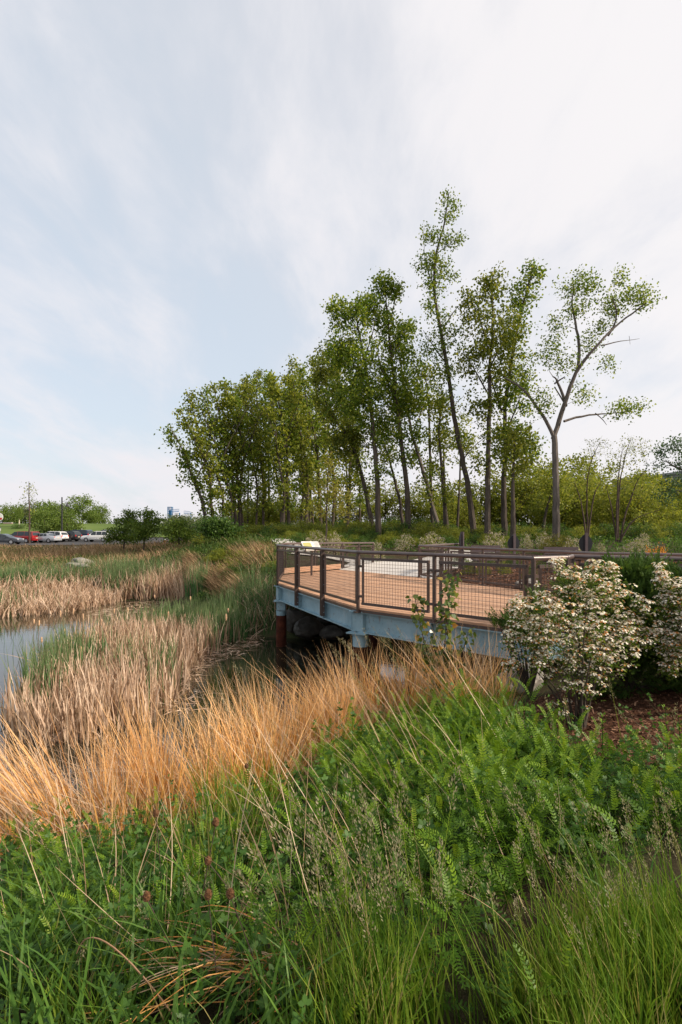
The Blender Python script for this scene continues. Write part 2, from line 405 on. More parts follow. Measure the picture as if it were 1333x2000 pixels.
M['vetch'] = leaf_mat('vetch_leaf', [(0.0, (0.026, 0.070, 0.008)), (0.45, (0.082, 0.175, 0.014)), (0.75, (0.180, 0.295, 0.022)), (1.0, (0.35, 0.43, 0.045))], 0.33, 0.42)
M['clover'] = leaf_mat('clover_leaf', [(0.0, (0.024, 0.070, 0.014)), (1.0, (0.085, 0.180, 0.034))], 0.30, 0.45)
M['green_grass'] = leaf_mat('fresh_grass', [(0.0, (0.045, 0.115, 0.014)), (0.4, (0.105, 0.195, 0.020)), (0.74, (0.20, 0.27, 0.036)), (0.84, (0.36, 0.32, 0.12)), (1.0, (0.40, 0.28, 0.16))], 0.38, 0.45)
M['wide_grass'] = leaf_mat('broad_grass', [(0.0, (0.045, 0.115, 0.020)), (1.0, (0.125, 0.225, 0.044))], 0.36, 0.42)
M['gold'] = leaf_mat('golden_dry_stem', [(0.0, (0.36, 0.145, 0.038)), (0.5, (0.64, 0.33, 0.095)), (1.0, (0.78, 0.50, 0.23))], 0.26, 0.55, (0.70, 0.46, 0.26), 0.5)
M['straw'] = leaf_mat('pale_dry_straw', [(0.0, (0.36, 0.22, 0.13)), (0.6, (0.56, 0.40, 0.27)), (1.0, (0.68, 0.53, 0.38))], 0.25, 0.55)
M['seed'] = leaf_mat('grass_seed_head', [(0.0, (0.20, 0.165, 0.10)), (0.6, (0.32, 0.30, 0.18)), (1.0, (0.40, 0.33, 0.24))], 0.3, 0.6)
M['reed_dry'] = leaf_mat('dry_cattail', [(0.0, (0.18, 0.105, 0.065)), (0.4, (0.50, 0.34, 0.235)), (1.0, (0.78, 0.61, 0.47))], 0.22, 0.6)
M['reed_green'] = leaf_mat('green_cattail', [(0.0, (0.030, 0.085, 0.026)), (0.6, (0.065, 0.150, 0.050)), (1.0, (0.13, 0.215, 0.090))], 0.35, 0.45, (0.17, 0.21, 0.10), 0.5)
M['bank_dry'] = leaf_mat('bank_dry_grass', [(0.0, (0.12, 0.080, 0.040)), (0.5, (0.32, 0.21, 0.115)), (1.0, (0.58, 0.40, 0.24))], 0.25, 0.6)
M['bank_green'] = leaf_mat('bank_green_growth', [(0.0, (0.032, 0.072, 0.014)), (0.6, (0.075, 0.130, 0.026)), (1.0, (0.15, 0.185, 0.050))], 0.35, 0.5)
M['petal'] = leaf_mat('white_petal', [(0.0, (0.72, 0.65, 0.54)), (0.5, (0.83, 0.79, 0.71)), (1.0, (0.88, 0.86, 0.80))], 0.35, 0.6)
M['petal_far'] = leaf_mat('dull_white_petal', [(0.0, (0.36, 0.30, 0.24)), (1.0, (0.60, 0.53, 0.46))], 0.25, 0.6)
M['petal_old'] = leaf_mat('withered_orange_petal', [(0.0, (0.42, 0.15, 0.035)), (1.0, (0.66, 0.33, 0.11))], 0.3, 0.6)
M['orange_leaf'] = leaf_mat('orange_leaf', [(0.0, (0.45, 0.17, 0.020)), (1.0, (0.66, 0.32, 0.05))], 0.35, 0.55)
M['poplar'] = leaf_mat('poplar_leaf', [(0.0, (0.055, 0.105, 0.020)), (0.7, (0.14, 0.20, 0.040)), (0.9, (0.24, 0.27, 0.05)), (1.0, (0.62, 0.27, 0.04))], 0.42, 0.28, spec=0.5)
M['chips'] = leaf_mat('mulch_chip', [(0.0, (0.045, 0.020, 0.012)), (0.6, (0.15, 0.070, 0.040)), (1.0, (0.33, 0.19, 0.12))], 0.05, 0.8)

# ------------------------------------------------------------------ terrain height field
WATER_Z = -1.8
CP = np.array([
 (0,0,-.08),(-2,0,-.25),(2,0,0),(-4,0,-.6),(4,0,.1),(0,-4,.2),(-5,-4,0),(5,-4,.3),(-9,-3,-.6),(10,0,.3),
 (-1.5,2.5,-.55),(0,2.5,-.36),(1.5,2.5,-.2),(3,2.5,-.08),(-3,2.5,-.85),
 (-2.5,4,-1.1),(-1,4,-.9),(0,4,-.68),(1.5,4,-.42),(3,4,-.28),(5,4,-.1),
 (-3.3,5.5,-1.65),(-1.8,5.5,-1.4),(-.5,5.5,-1.08),(1,5.5,-.72),(2.4,5.5,-.52),(4,5.5,-.38),
 (-5.5,6,-1.8),(-9,5,-1.8),(-14,4,-1.8),(-3.9,6.4,-1.8),(-3,7,-1.8),(-1.24,8.2,-1.8),(-.15,9.6,-1.8),(1.2,10.8,-1.8),(2.2,12.5,-1.8),
 (0,7,-1.42),(1,7,-1.1),(2.2,7,-.78),(3.5,7,-.5),(5,7,-.3),(8,7,-.05),
 (1.5,8.5,-1.25),(2.6,8.5,-.9),(3.6,8.7,-.5),(5,8.2,-.25),(.7,9.3,-1.58),(2,10,-1.4),(3.3,10.5,-.9),
 (2.5,14,-1.8),(1.8,16.3,-1.8),(.5,17.2,-1.8),(-1.0,17.2,-1.8),(-2.2,17.4,-1.8),(-3.1,18.2,-1.8),(-4.6,21.5,-1.8),(-7.5,26.6,-1.8),(-11.3,26.4,-1.8),(-13.4,21.7,-1.8),(-18,20,-1.8),(-30,19,-1.8),
 (-4,12,-2.4),(-8,16,-2.4),(-1,12.5,-2.4),(0,14.5,-2.3),(-12,12,-2.5),(-20,12,-2.5),(-6,20,-2.3),(-3,10,-2.2),(-9,22,-2.2),(-30,12,-2.5),(-9,9,-2.4),
 (-3.6,20,-1.1),(-2.6,18.6,-1.1),(-3,21,-.25),(-3.5,23,.45),(-5,24.5,-.5),(-6,27,.1),(-5.5,30,.75),(-2.5,25,.35),(-8,30,.2),(-9,28.5,-1.0),(-12,29,-1.1),(-15,27,-1.2),
 (-16,32,-.9),(-20,38,-.45),(-22,45,-.3),(-30,45,-.3),(-30,32,-.8),(-30,25,-1.3),(-12,36,-.15),(-11,42,.1),(-18,60,-.25),(-40,60,-.3),(-60,90,-.3),(-30,90,-.3),(-15,90,0),(-60,40,-.4),
 (-62,125,3.0),(-95,125,3.0),(-45,125,2.7),(-25,125,1.3),(-30,160,2.5),(-70,160,3.2),(-60,108,.6),(-48,106,.3),
 (3,20.5,-.02),(5,22,.0),(1,23,-.05),(6,16,-.02),(8,14,.05),(10,10,.1),(1,27,.1),(4,27,.2),(8,24,.25),(12,20,.3),(4,33,.95),(0,33,.85),(10,30,.85),(16,28,.8),(-4,36,1.0),(4,45,1.1),(-8,45,.9),(15,45,1.1),(25,35,1),(0,70,1),(30,70,1),(-8,70,.5),(60,120,1),(0,150,1),
 (3,16,-.7),(3,13,-1.1),(1.5,18.3,-.9),(3.5,11.3,-.8),(0,19.3,-.9),(2,19.4,-.35),(4.3,17,-.06),(5,14.8,-.06),(6,12.6,-.06),(3.9,14.4,-.5),(4.7,12.2,-.45),(6.2,9.5,-.2),
 (100,300,2),(0,400,2),(-150,400,3),(200,200,2),(-200,200,2),(200,0,1),(-200,0,0),(0,-60,1),(40,-20,1),(-40,-20,0),(-60,10,-2),(40,20,.6),(-70,20,-1.5)], float)
def _fit():
    P = CP[:, :2]; d = np.linalg.norm(P[:, None] - P[None], axis=2)
    A = np.zeros((len(P) + 3, len(P) + 3)); A[:len(P), :len(P)] = d + np.eye(len(P)) * 0.02
    A[:len(P), -3] = 1; A[:len(P), -2:] = P; A[-3, :len(P)] = 1; A[-2:, :len(P)] = P.T
    return np.linalg.solve(A, np.concatenate([CP[:, 2], [0, 0, 0]]))
_wt = _fit()
def hgt(X, Y):
    X = np.atleast_1d(np.asarray(X, float)); Y = np.atleast_1d(np.asarray(Y, float)); out = np.zeros(len(X))
    for i in range(0, len(X), 20000):
        x, y = X[i:i+20000], Y[i:i+20000]
        d = np.hypot(x[:, None] - CP[None, :, 0], y[:, None] - CP[None, :, 1])
        out[i:i+20000] = d @ _wt[:-3] + _wt[-3] + _wt[-2] * x + _wt[-1] * y
    return out
def h1(x, y): return float(hgt([x], [y])[0])
def ray(px, py, up=0.0, water=False):
    """point where the sight line through a photo pixel meets the terrain (or the water)"""
    Y = np.exp(np.linspace(math.log(1.2), math.log(200), 700)); X = (px - CX) / F * Y; Z = CZ - (py - HY) / F * Y
    g = hgt(X, Y) + up
    if water: g = np.maximum(g, WATER_Z)
    k = np.argmax(Z < g); k = k if Z[k] < g[k] else len(Y) - 1
    return np.array([X[k], Y[k], g[k]])
def region(pts, up=0.0, water=False): return [ray(x, y, up, water)[:2] for x, y in pts]
def ground_pts(xy): return np.column_stack([xy, hgt(xy[:, 0], xy[:, 1])])

def sheet(name, poly, mat, dz, res, label=None, kind='structure', flat=None):
    poly = [Vector((float(p[0]), float(p[1]))) for p in poly]
    pe = []
    for i in range(len(poly)):
        a, b = poly[i], poly[(i + 1) % len(poly)]; k = max(1, int((b - a).length / res))
        pe += [a.lerp(b, j / k) for j in range(k)]
    arr = np.array([(p.x, p.y) for p in poly]); lo, hi = arr.min(0), arr.max(0)
    gx, gy = np.meshgrid(np.arange(lo[0] + res/2, hi[0], res), np.arange(lo[1] + res/2, hi[1], res))
    ins = in_poly(gx.ravel(), gy.ravel(), arr); g = np.column_stack([gx.ravel(), gy.ravel()])[ins]
    allp = pe + [Vector((float(x), float(y))) for x, y in g]
    ne = len(pe)
    r = delaunay_2d_cdt(allp, [(i, (i + 1) % ne) for i in range(ne)], [list(range(ne))], 1, 1e-5)
    xy = np.array([(v.x, v.y) for v in r[0]])
    z = np.full(len(xy), flat) if flat is not None else hgt(xy[:, 0], xy[:, 1]) + dz
    me = bpy.data.meshes.new(name); me.from_pydata(np.column_stack([xy, z]).tolist(), [], [tuple(f) for f in r[2]]); me.update()
    bm = bmesh.new(); bm.from_mesh(me); bmesh.ops.recalc_face_normals(bm, faces=bm.faces)
    if sum(f.normal.z for f in bm.faces) < 0: bmesh.ops.reverse_faces(bm, faces=bm.faces)
    bm.to_mesh(me); bm.free()
    me.materials.append(mat); me.polygons.foreach_set('use_smooth', np.ones(len(me.polygons), dtype=bool))
    o = link(name, me); tag(o, label, None, None, kind); return o

def make_ground():
    def ax(a, b): # denser near the camera
        t = np.linspace(-1, 1, 230); return np.sign(t) * (np.abs(t) ** 2.6) * max(abs(a), abs(b))
    xs = ax(-900, 900); ys = np.concatenate([np.linspace(-60, 0, 20)[:-1], np.linspace(0, 40, 170)[:-1], 40 + (np.linspace(0, 1, 90) ** 2.4) * 1200])
    xs = np.unique(np.concatenate([xs, np.linspace(-16, 16, 130)]))
    gx, gy = np.meshgrid(xs, ys); g = np.column_stack([gx.ravel(), gy.ravel()])
    rr = np.hypot(g[:, 0], g[:, 1]); z = hgt(g[:, 0], g[:, 1])
    w = np.clip((rr - 180) / 200, 0, 1); z = z * (1 - w) + 2.0 * w
    z = z + 0.03 * np.sin(g[:, 0] * 2.1 + 1.3 * np.sin(g[:, 1] * 1.7)) * np.sin(g[:, 1] * 1.9 + g[:, 0] * .6) * (rr < 60)
    nx, ny = len(xs), len(ys); i = np.arange(nx * ny).reshape(ny, nx)
    Fq = np.stack([i[:-1, :-1], i[:-1, 1:], i[1:, 1:], i[1:, :-1]], -1).reshape(-1, 4)
    o = link('ground', np_mesh('ground', np.column_stack([g, z]), Fq, M['ground'], smooth=True)); tag(o, kind='structure')
make_ground()
sheet('pond_water', [(-75, 4), (-14, 2.5), (-5, 4.5), (-2.5, 5.5), (0, 7.5), (2, 9.5), (4, 12), (4, 16.5), (1, 18.5), (-2, 18.8), (-4, 22), (-6.5, 28.5), (-12, 29), (-14.5, 25), (-20, 23.5), (-75, 22)], M['water'], 0, 2.0, 'still dark pond water reflecting the pale sky', flat=WATER_Z)

# ------------------------------------------------------------------ lawn, parking lot, paths, mulch beds
sheet('lawn', [(-130, 102), (-47, 101.5), (-30, 104), (-19, 106), (-19, 150), (-130, 160)], M['lawn'], 0.08, 4.0)
sheet('parking_lot', [(-110, 68), (-33, 72), (-22, 80), (-22, 102), (-110, 102)], M['asphalt'], 0.06, 4.0)
sheet('far_path', [(-32, 56), (-13, 50), (-5, 38), (-3.6, 30), (-2.6, 26), (-1.6, 27), (-2.6, 31), (-3.6, 39), (-11.5, 53), (-32, 60)], M['concrete'], 0.10, 0.8)
CONC = [(-.1, 21.9), (2.5, 18.2), (4.6, 21.5), (5.2, 23.5), (7.5, 27), (5.5, 28.5), (3.2, 25.6), (0.7, 26), (-1.8, 27.4), (-2.5, 26), (0.4, 23.7)]
sheet('path', CONC, M['concrete'], 0.06, 0.6)
sheet('mulch_bed', [(2.6, 17.9), (4.6, 14.1), (5.5, 12.1), (6.9, 11.3), (11, 9.6), (16, 12), (13, 20), (7.7, 26.6), (5.4, 23.4), (4.7, 21.2)], M['mulch'], 0.03, 0.5)
MULCH_NEAR = region([(960, 1455), (1010, 1385), (1060, 1365), (1200, 1330), (1420, 1300), (1600, 1400), (1500, 1560), (1250, 1500), (1100, 1470)])
sheet('mulch_ground', MULCH_NEAR, M['mulch'], 0.02, 0.25)

# ------------------------------------------------------------------ the viewing deck
P0, P1, P2, P3, P4 = (-1.81, 16.1), (.33, 10.9), (2.87, 8.40), (3.50, 8.72), (3.72, 9.04)
Q1, Q2, Q3 = (-1.95, 19.0), (.05, 22.0), (1.40, 24.4)
R0, R1, R2, R3, R4 = (2.5, 18.0), (4.54, 14.0), (5.42, 12.0), (6.85, 11.2), (10.0, 9.4)
RB = (4.45, 21.0); P5 = (8.1, 5.9)
deck = empty('viewing_deck', (1.5, 14, 0), 'timber viewing deck on blue steel beams and rusty pipe piles over the pond', 'deck')
DOFF = np.array([1.5, 14, 0.0])
def dk(p, z=0.0): return np.array([p[0], p[1], z]) - DOFF
DECK = [P0, P1, P2, P3, P4, P5, (10.2, 9.3), R3, R2, R1, R0, (-.02, 21.6), Q1]
def clip_poly(poly, n, d, keep_ge=True):
    out = []; s = 1 if keep_ge else -1
    for i in range(len(poly)):
        a, b = poly[i], poly[(i + 1) % len(poly)]
        fa, fb = s * (n[0]*a[0] + n[1]*a[1] - d), s * (n[0]*b[0] + n[1]*b[1] - d)
        if fa >= 0: out.append(a)
        if fa * fb < 0: t = fa / (fa - fb); out.append((a[0] + (b[0]-a[0])*t, a[1] + (b[1]-a[1])*t))
    return out
dirv = np.array([P2[0]-P1[0], P2[1]-P1[1]]); dirv /= np.linalg.norm(dirv); nrm = np.array([-dirv[1], dirv[0]])
def planks():
    rg = np.random.default_rng(3)
    # the deck is not convex: cut it in convex-ish pieces that butt along shared lines
    pieces = [[P0, P1, P2, P3, P4, R2, R1, R0, (-.02, 21.6), Q1], [P4, P5, (10.2, 9.3), R3, R2]]
    base = np.dot(nrm, P2)
    for poly in pieces:
        ds = [np.dot(nrm, p) - base for p in poly]; w = 0.152; k0, k1 = math.floor(min(ds) / w), math.ceil(max(ds) / w)
        for k in range(k0, k1):
            q = clip_poly(clip_poly(poly, nrm, base + k*w + .0045), nrm, base + (k+1)*w - .0045, False)
            if len(q) < 3: continue
            ts = [np.dot(dirv, p) for p in q]
            if max(ts) - min(ts) < 0.05: continue
            off = (k % 2) * 1.8 + 0.6 * ((k // 2) % 2)
            a = math.floor((min(ts) - off) / 3.66) * 3.66 + off
            while a < max(ts):
                q2 = clip_poly(clip_poly(q, dirv, a + .003), dirv, a + 3.66 - .003, False); a += 3.66
                if len(q2) < 3: continue
                c2 = np.array(q2); 
                if np.ptp(c2 @ dirv) < .06: continue
                c = c2.mean(0); dz = rg.uniform(-.0025, .0025)
                # mesh in the plank's own axes, so the grain runs along it
                loc = np.column_stack([(c2 - c) @ dirv, (c2 - c) @ nrm])
                o = MB().prism(loc.tolist(), -.038, 0).build('deck_plank', M['deck'], deck)
                o.location = tuple(dk(c, dz)); o.rotation_euler = (0, 0, math.atan2(dirv[1], dirv[0]))
planks()
def ibeam(name, a, b, ztop, depth=.40, fw=.20, stiff=()):
    a = np.array([a[0], a[1], 0.0]); b = np.array([b[0], b[1], 0.0]); m = MB(); z = np.array([0, 0, 1.0])
    A, B = a - DOFF, b - DOFF
    m.bar(A + z*(ztop - .011), B + z*(ztop - .011), fw, .022); m.bar(A + z*(ztop - depth + .011), B + z*(ztop - depth + .011), fw, .022)
    m.bar(A + z*(ztop - depth/2), B + z*(ztop - depth/2), .014, depth - .044)
    d = (b - a)[:2] / np.linalg.norm(b - a); n = np.array([-d[1], d[0]]); ang = math.atan2(d[1], d[0])
    for t in stiff:
        p = a + (b - a) * t
        for s in (-1, 1):
            c = p[:2] + n * s * (fw/4 + .002); m.box(np.array([c[0], c[1], ztop - depth/2]) - DOFF, (.014, fw/2 - .012, depth - .046), ang)
            for zz in (-.11, .02, .1): m.box(np.array([*(p[:2] + n*s*.012 + d*.06), ztop - depth/2 + zz]) - DOFF, (.03, .016, .03), ang)
    return m.build(name, M['blue'], deck)
def inset(p, q, k): # point p moved k metres towards the deck interior
    c = np.array([1.6, 14.5]); v = c - np.array(p); v /= np.linalg.norm(v); return np.array(p) + v * k
i0, i1, i2, i3 = inset(P0, 0, .12), inset(P1, 0, .16), inset(P2, 0, .16), inset(P3, 0, .1)
ZB = -.095
ibeam('edge_beam', i0, i1, ZB, stiff=(.33, .66, .96)); ibeam('edge_beam', i1, i2, ZB, stiff=(.04, .5)); ibeam('edge_beam', i2, np.array(i2) + (i3 - i2) * 1.0 + [3.2, 1.0], ZB)
iq1, iq2 = inset(Q1, 0, .2), np.array((.3, 21.3))
ibeam('edge_beam', i0, iq1, ZB, stiff=(.5,)); ibeam('edge_beam', iq1, iq2, ZB)
ibeam('cross_beam', i0, (3.9, 14.6), ZB - .005, .38); ibeam('cross_beam', i1, (4.3, 13.9), ZB - .006, .38)
for t in (.25, .5, .75):                                # joists
    a = np.array(i0) * (1 - t) + np.array(i1) * t; ibeam('joist', a + .1 * nrm, a + np.array([4.4 - 1.5 * t, 0.6]), ZB - .012, .24, .12)
# fascia boards under the plank edge
for a, b in ((P0, P1), (P1, P2), (P2, P3), (P0, Q1), (Q1, (-.02, 21.6))):
    A, B = inset(a, 0, .035), inset(b, 0, .035)
    MB().bar(dk(A, -.067), dk(B, -.067), .04, .050).build('fascia_board', M['rust'] if False else M['brown'], deck)
def pile(p, cap=True, bot=-3.0, style=0):
    m = MB()
    if style == 0:      # square stub of blue steel
        m.box(dk(p, ZB - .40 - .012), (.40, .40, .024)); m.box(dk(p, ZB - .40 - .15), (.25, .25, .25)); m.tube([dk(p, ZB - .69), dk(p, ZB - .82)], .145, 14)
    else:
        m.box(dk(p, ZB - .40 - .012), (.42, .42, .024), R(-30)); m.tube([dk(p, ZB - .424), dk(p, ZB - .68)], .155, 20); m.tube([dk(p, ZB - .44), dk(p, ZB - .47)], .170, 20)
    s = MB().tube([dk(p, ZB - (.82 if style == 0 else .68)), dk(p, bot)], .15, 18).build('pile', M['rust'], deck, True)
    m.build('pile_cap', M['blue'], s, True)
    # square end block that joins the beams over the pile
    e = MB(); e.box(dk(p, ZB - .2), (.24, .24, .352), R(-30 if style else -68)); e.box(dk(p, ZB + .006), (.34, .34, .022), R(-30 if style else -68)); e.build('beam_end_block', M['blue'], deck)
pile(i0); pile(i1, style=1); pile(np.array(i2) + [.02, .05], style=1, bot=-1.6); pile(iq1, style=1, bot=-2.4)
for p in ((.9, 15.4), (3.1, 13.2), (2.2, 17.2)): pile(np.array(p), style=1, bot=-2.6)

# ------------------------------------------------------------------ railings
def railing(name, pts, label, bays, rail_h=1.07, mesh_cell=.064, zf=lambda x, y: 0.0, side_post=(), cap_mat=None, framed=None, low=-.02, flip=1):
    """pts: corner posts; bays: number of bays per run. One thing with posts, top rails and framed wire panels."""
    root = empty(name, (pts[0][0], pts[0][1], zf(*pts[0])), label, 'railing', 'railings of the viewing deck'); O = np.array([pts[0][0], pts[0][1], zf(*pts[0])])
    P3d = [np.array([p[0], p[1], zf(*p)]) for p in pts]
    rail = [p + [0, 0, rail_h] for p in P3d]
    for a, b in zip(rail[:-1], rail[1:]):
        d = (b - a) / np.linalg.norm(b - a); MB().tube([a - O - d*.02, b - O + d*.02], .036, 12).build('top_rail', M['rail'], root, True)
    done = set()
    for r, (a, b) in enumerate(zip(P3d[:-1], P3d[1:])):
        nb = bays[r]; d = (b - a); Lr = np.linalg.norm(d[:2]); u = d / Lr; n = np.array([-u[1], u[0], 0]); ang = math.atan2(u[1], u[0])
        for k in range(nb + 1):
            p = a + d * k / nb; key = (round(p[0], 2), round(p[1], 2))
            if key not in done:
                done.add(key); m = MB(); side = r in side_post
                if side and 0 < k < nb:     # a pair of flat bars bolted down the side of the beam
                    for s in (-1, 1): m.box(p + n*(-.04*flip) + u*s*.035 + [0, 0, (rail_h - .03 - .42) / 2] - O, (.022, .085, rail_h - .03 + .42), ang)
                    bolts = MB()
                    for zz in (.85, .62, .28, .06, -.2, -.34):
                        bolts.tube([p + n*(-.02*flip) + u*-.05 + [0, 0, zz] - O, p + n*(-.02*flip) + u*.05 + [0, 0, zz] - O], .011, 6)
                    po = m.build('post', M['brown'], root); bolts.build('bolt', M['blue'], po)
                else:
                    m.tube([p + [0, 0, -.10 if low < 0 else 0] - O, p + [0, 0, rail_h - .02] - O], .036, 12); m.box(p + [0, 0, .012 if low >= 0 else -.085] - O, (.14, .14, .016), ang); m.build('post', M['brown'], root)
        for k in range(nb):
            p = a + d * k / nb; q = a + d * (k + 1) / nb; Lb = np.linalg.norm((q - p)[:2])
            g = .055 if r in side_post else .105
            A = p + u * g; B = q - u * g; zb, zt = .085, rail_h - .125; m = MB(); tk = .048; uz = np.array([0, 0, 1.0])
            A = A - O; B = B - O
            m.bar(A + uz*zt, B + uz*zt, tk, tk); m.bar(A + uz*zb, B + uz*zb, tk, tk)
            m.bar(A + u*tk/2 + uz*(zb + tk/2), A + u*tk/2 + uz*(zt - tk/2), tk, tk); m.bar(B - u*tk/2 + uz*(zb + tk/2), B - u*tk/2 + uz*(zt - tk/2), tk, tk)
            for zz in (.22, .80):            # brackets to the posts
                m.bar(A + uz*zz + u*-.001, A - u*(g - .03) + uz*zz, .022, .045); m.bar(B + uz*zz + u*.001, B + u*(g - .03) + uz*zz, .022, .045)
            for t in ((.3, .7) if Lb > 1.2 else (.5,)):
                c = A * (1 - t) + B * t; m.tube([c + uz*(zt + tk/2 - .002), c + uz*(rail_h - .03)], .017, 8)
            fr = m.build('panel_frame', M['brown'], root)
            w = MB(); span = np.linalg.norm((B - A)[:2]) - 2*tk; nv = max(2, int(round(span / mesh_cell))); nh = int(round((zt - zb - tk) / mesh_cell)); wr = .0032
            for i in range(1, nv):
                c = A + u * (tk + span * i / nv); w.tube([c + uz*(zb + tk/2), c + uz*(zt - tk/2)], wr, 3, False)
            for j in range(1, nh):
                z = zb + tk/2 + (zt - zb - tk) * j / nh; w.tube([A + u*tk + uz*z + n*.006, B - u*tk + uz*z + n*.006], wr, 3, False)
            w.build('wire_mesh', M['wire'], fr)
    return root
railing('deck_railing', [P0, P1, P2, P3, P4, P5], 'long dark brown pipe railing with wire panels along the pond edge of the deck', [3, 2, 1, 1, 3], side_post=(0,))
railing('deck_railing', [P0, Q1, Q2, Q3], 'dark railing behind the interpretive panel at the back left of the deck', [1, 2, 2], rail_h=1.05, mesh_cell=.085, zf=lambda x, y: max(-.12, min(0, -(y - 20) * .02)))
railing('deck_railing', [RB, R0, R1, R2, R3, R4], 'dark railing between the deck and the mulch bed, ending near the concrete path', [2, 3, 1, 1, 2], rail_h=1.0, mesh_cell=.07, low=0.1)
# curb board along the back of the deck
for a, b in ((Q1, (-.02, 21.6)),):
    o = MB().bar(np.array([a[0], a[1], .13]), np.array([b[0], b[1], .13]), .05, .18).build('curb_board', M['deck']); o.parent = deck; o.location = -Vector(DOFF)

# interpretive panel on a post
root = empty('interpretive_panel', (-.98, 18.6, -.10), 'tilted white and yellow interpretive panel at the deck railing', 'sign')
mt = Matrix.Rotation(R(24), 3, 'Z') @ Matrix.Rotation(R(38), 3, 'X')
MB().tube([(0, .1, 0), (0, .1, .98)], .035, 10).build('post', M['brown'], root)
pl = m_simple('panel_white', (0.62, 0.62, 0.58), 0.3); py = m_simple('panel_yellow', (0.40, 0.38, 0.13), 0.3); pg = m_simple('panel_print_grey', (0.22, 0.23, 0.22), 0.4)
A = np.array(mt); c0 = np.array([0, 0, 1.08])
pf = MB().box(c0, (.60, .46, .03), M=A).build('panel', pl, root)
MB().box(c0 + A @ np.array([-.13, -.02, .017]), (.28, .36, .004), M=A).build('printed_picture', py, pf)
m = MB()
for i in range(9): m.box(c0 + A @ np.array([.2 + (.0 if i % 3 else -.01), .2 - i * .045, .017]), (.22 - .05 * (i % 3 == 2), .012, .004), M=A)
m.build('printed_lines', pg, pf)

# ------------------------------------------------------------------ drop-shaped plaques seen from behind, benches
def plaque(px, py, Y, turn, label, sz=1.0, gz=None):
    x, _, z = W(px, py, Y); g = h1(x, Y) if gz is None else gz
    root = empty('drop_plaque', (x, Y, g), label, 'sign', 'drop shaped plaques by the benches', turn)
    H = z - g
    pr = []
    for i in range(28):
        a = 2 * math.pi * i / 28; y = .29 * math.sin(a) - .04; 
        w = .205 * math.cos(a) * sz; 
        if y > 0: w *= max(0.0, 1 - (y / .27) ** 1.6) ** .62 if y < .27 else 0
        pr.append((w, (y if math.sin(a) < .999 else .27) * sz))
    me = MB(); n = len(pr)
    me.add([(x_, .045, H + z_) for x_, z_ in pr] + [(x_, .075, H + z_) for x_, z_ in pr], [tuple(range(n)), tuple(range(n, 2*n))[::-1]] + [(i, (i+1) % n, n + (i+1) % n, n + i) for i in range(n)])
    me.build('plate', M['plate'], root)
    MB().box((0, 0, (H + .27 * sz) / 2), (.085, .085, H + .27 * sz)).build('post', M['post'], root)
M['plate'] = m_simple('black_plate', (0.016, 0.018, 0.022), 0.45); M['post'] = m_simple('dark_plum_post', (0.085, 0.062, 0.066), 0.6)
plaque(904, 1053, 20.5, R(62), 'dark drop-shaped plaque turned edge-on beside the end of the back railing')
plaque(1005, 1058, 20.0, R(4), 'dark drop-shaped plaque on a post between the two benches', 1.05)
plaque(1145.5, 1058, 19.0, R(-3), 'dark drop-shaped plaque on a post right of the second bench', 1.1)
def bench(px, py, Y, wpx, rz, label):
    x, _, z = W(px, py, Y); w = wpx / F * Y; g = h1(x, Y) + .03
    root = empty('bench', (x, Y, g), label, 'bench', None, rz); H = max(.8, z - g); m = MB()
    for i in range(4): MB().box((0, .02 * i, H - .055 - i * .125), (w, .03, .112)).build('back_slat', M['post'], root)
    for i in range(4): MB().box((0, -.12 - i * .115, .43), (w, .10, .035)).build('seat_slat', M['post'], root)
    for s in (-1, 1):
        lg = MB(); lg.bar((s * (w/2 - .12), .05, 0), (s * (w/2 - .12), .045, H - .02), .05, .05); lg.bar((s * (w/2 - .12), -.45, 0), (s * (w/2 - .12), -.45, .41), .05, .05); lg.bar((s*(w/2 - .12), -.475, .39), (s*(w/2 - .12), .02, .39), .05, .04)
        lg.build('leg', M['brown'], root)
bench(949, 1065.5, 19.5, 58, R(4), 'dark slatted bench behind the railing, left of the middle plaque')
bench(1096, 1070, 18.2, 66, R(-2), 'dark slatted bench behind the railing, right of the middle plaque')

# ------------------------------------------------------------------ rocks
def rock(loc, size, label, group, seed, rz=0.0, mat='rock', sub=4):
    rg = np.random.default_rng(seed); bm = bmesh.new(); bmesh.ops.create_icosphere(bm, subdivisions=sub, radius=1.0)
    cuts = [(v / np.linalg.norm(v), rg.uniform(.62, .92)) for v in rg.normal(size=(11, 3))]
    ph = rg.uniform(0, 6, 6)
    for v in bm.verts:
        p = np.array(v.co)
        for n, d in cuts:
            k = p @ n - d
            if k > 0: p = p - n * k * .96
        q = p * 3.1; p = p * (1 + .03 * math.sin(q[0]*2 + ph[0]) * math.sin(q[1]*2.3 + ph[1]) + .022 * math.sin(q[2]*5 + ph[2] + q[0]*4) + .012 * math.sin(q[1]*11 + ph[3]) * math.sin(q[2]*9 + ph[4]))
        v.co = Vector(p * np.array(size))
    me = bpy.data.meshes.new('boulder'); bm.to_mesh(me); bm.free(); me.materials.append(M[mat])
    me.polygons.foreach_set('use_smooth', np.ones(len(me.polygons), dtype=bool))
    try: me.set_sharp_from_angle(angle=R(28))
    except Exception: pass
    o = link('boulder', me); o.location = tuple(float(v) for v in loc); o.rotation_euler = (0, 0, rz); return tag(o, label, 'rock', group)
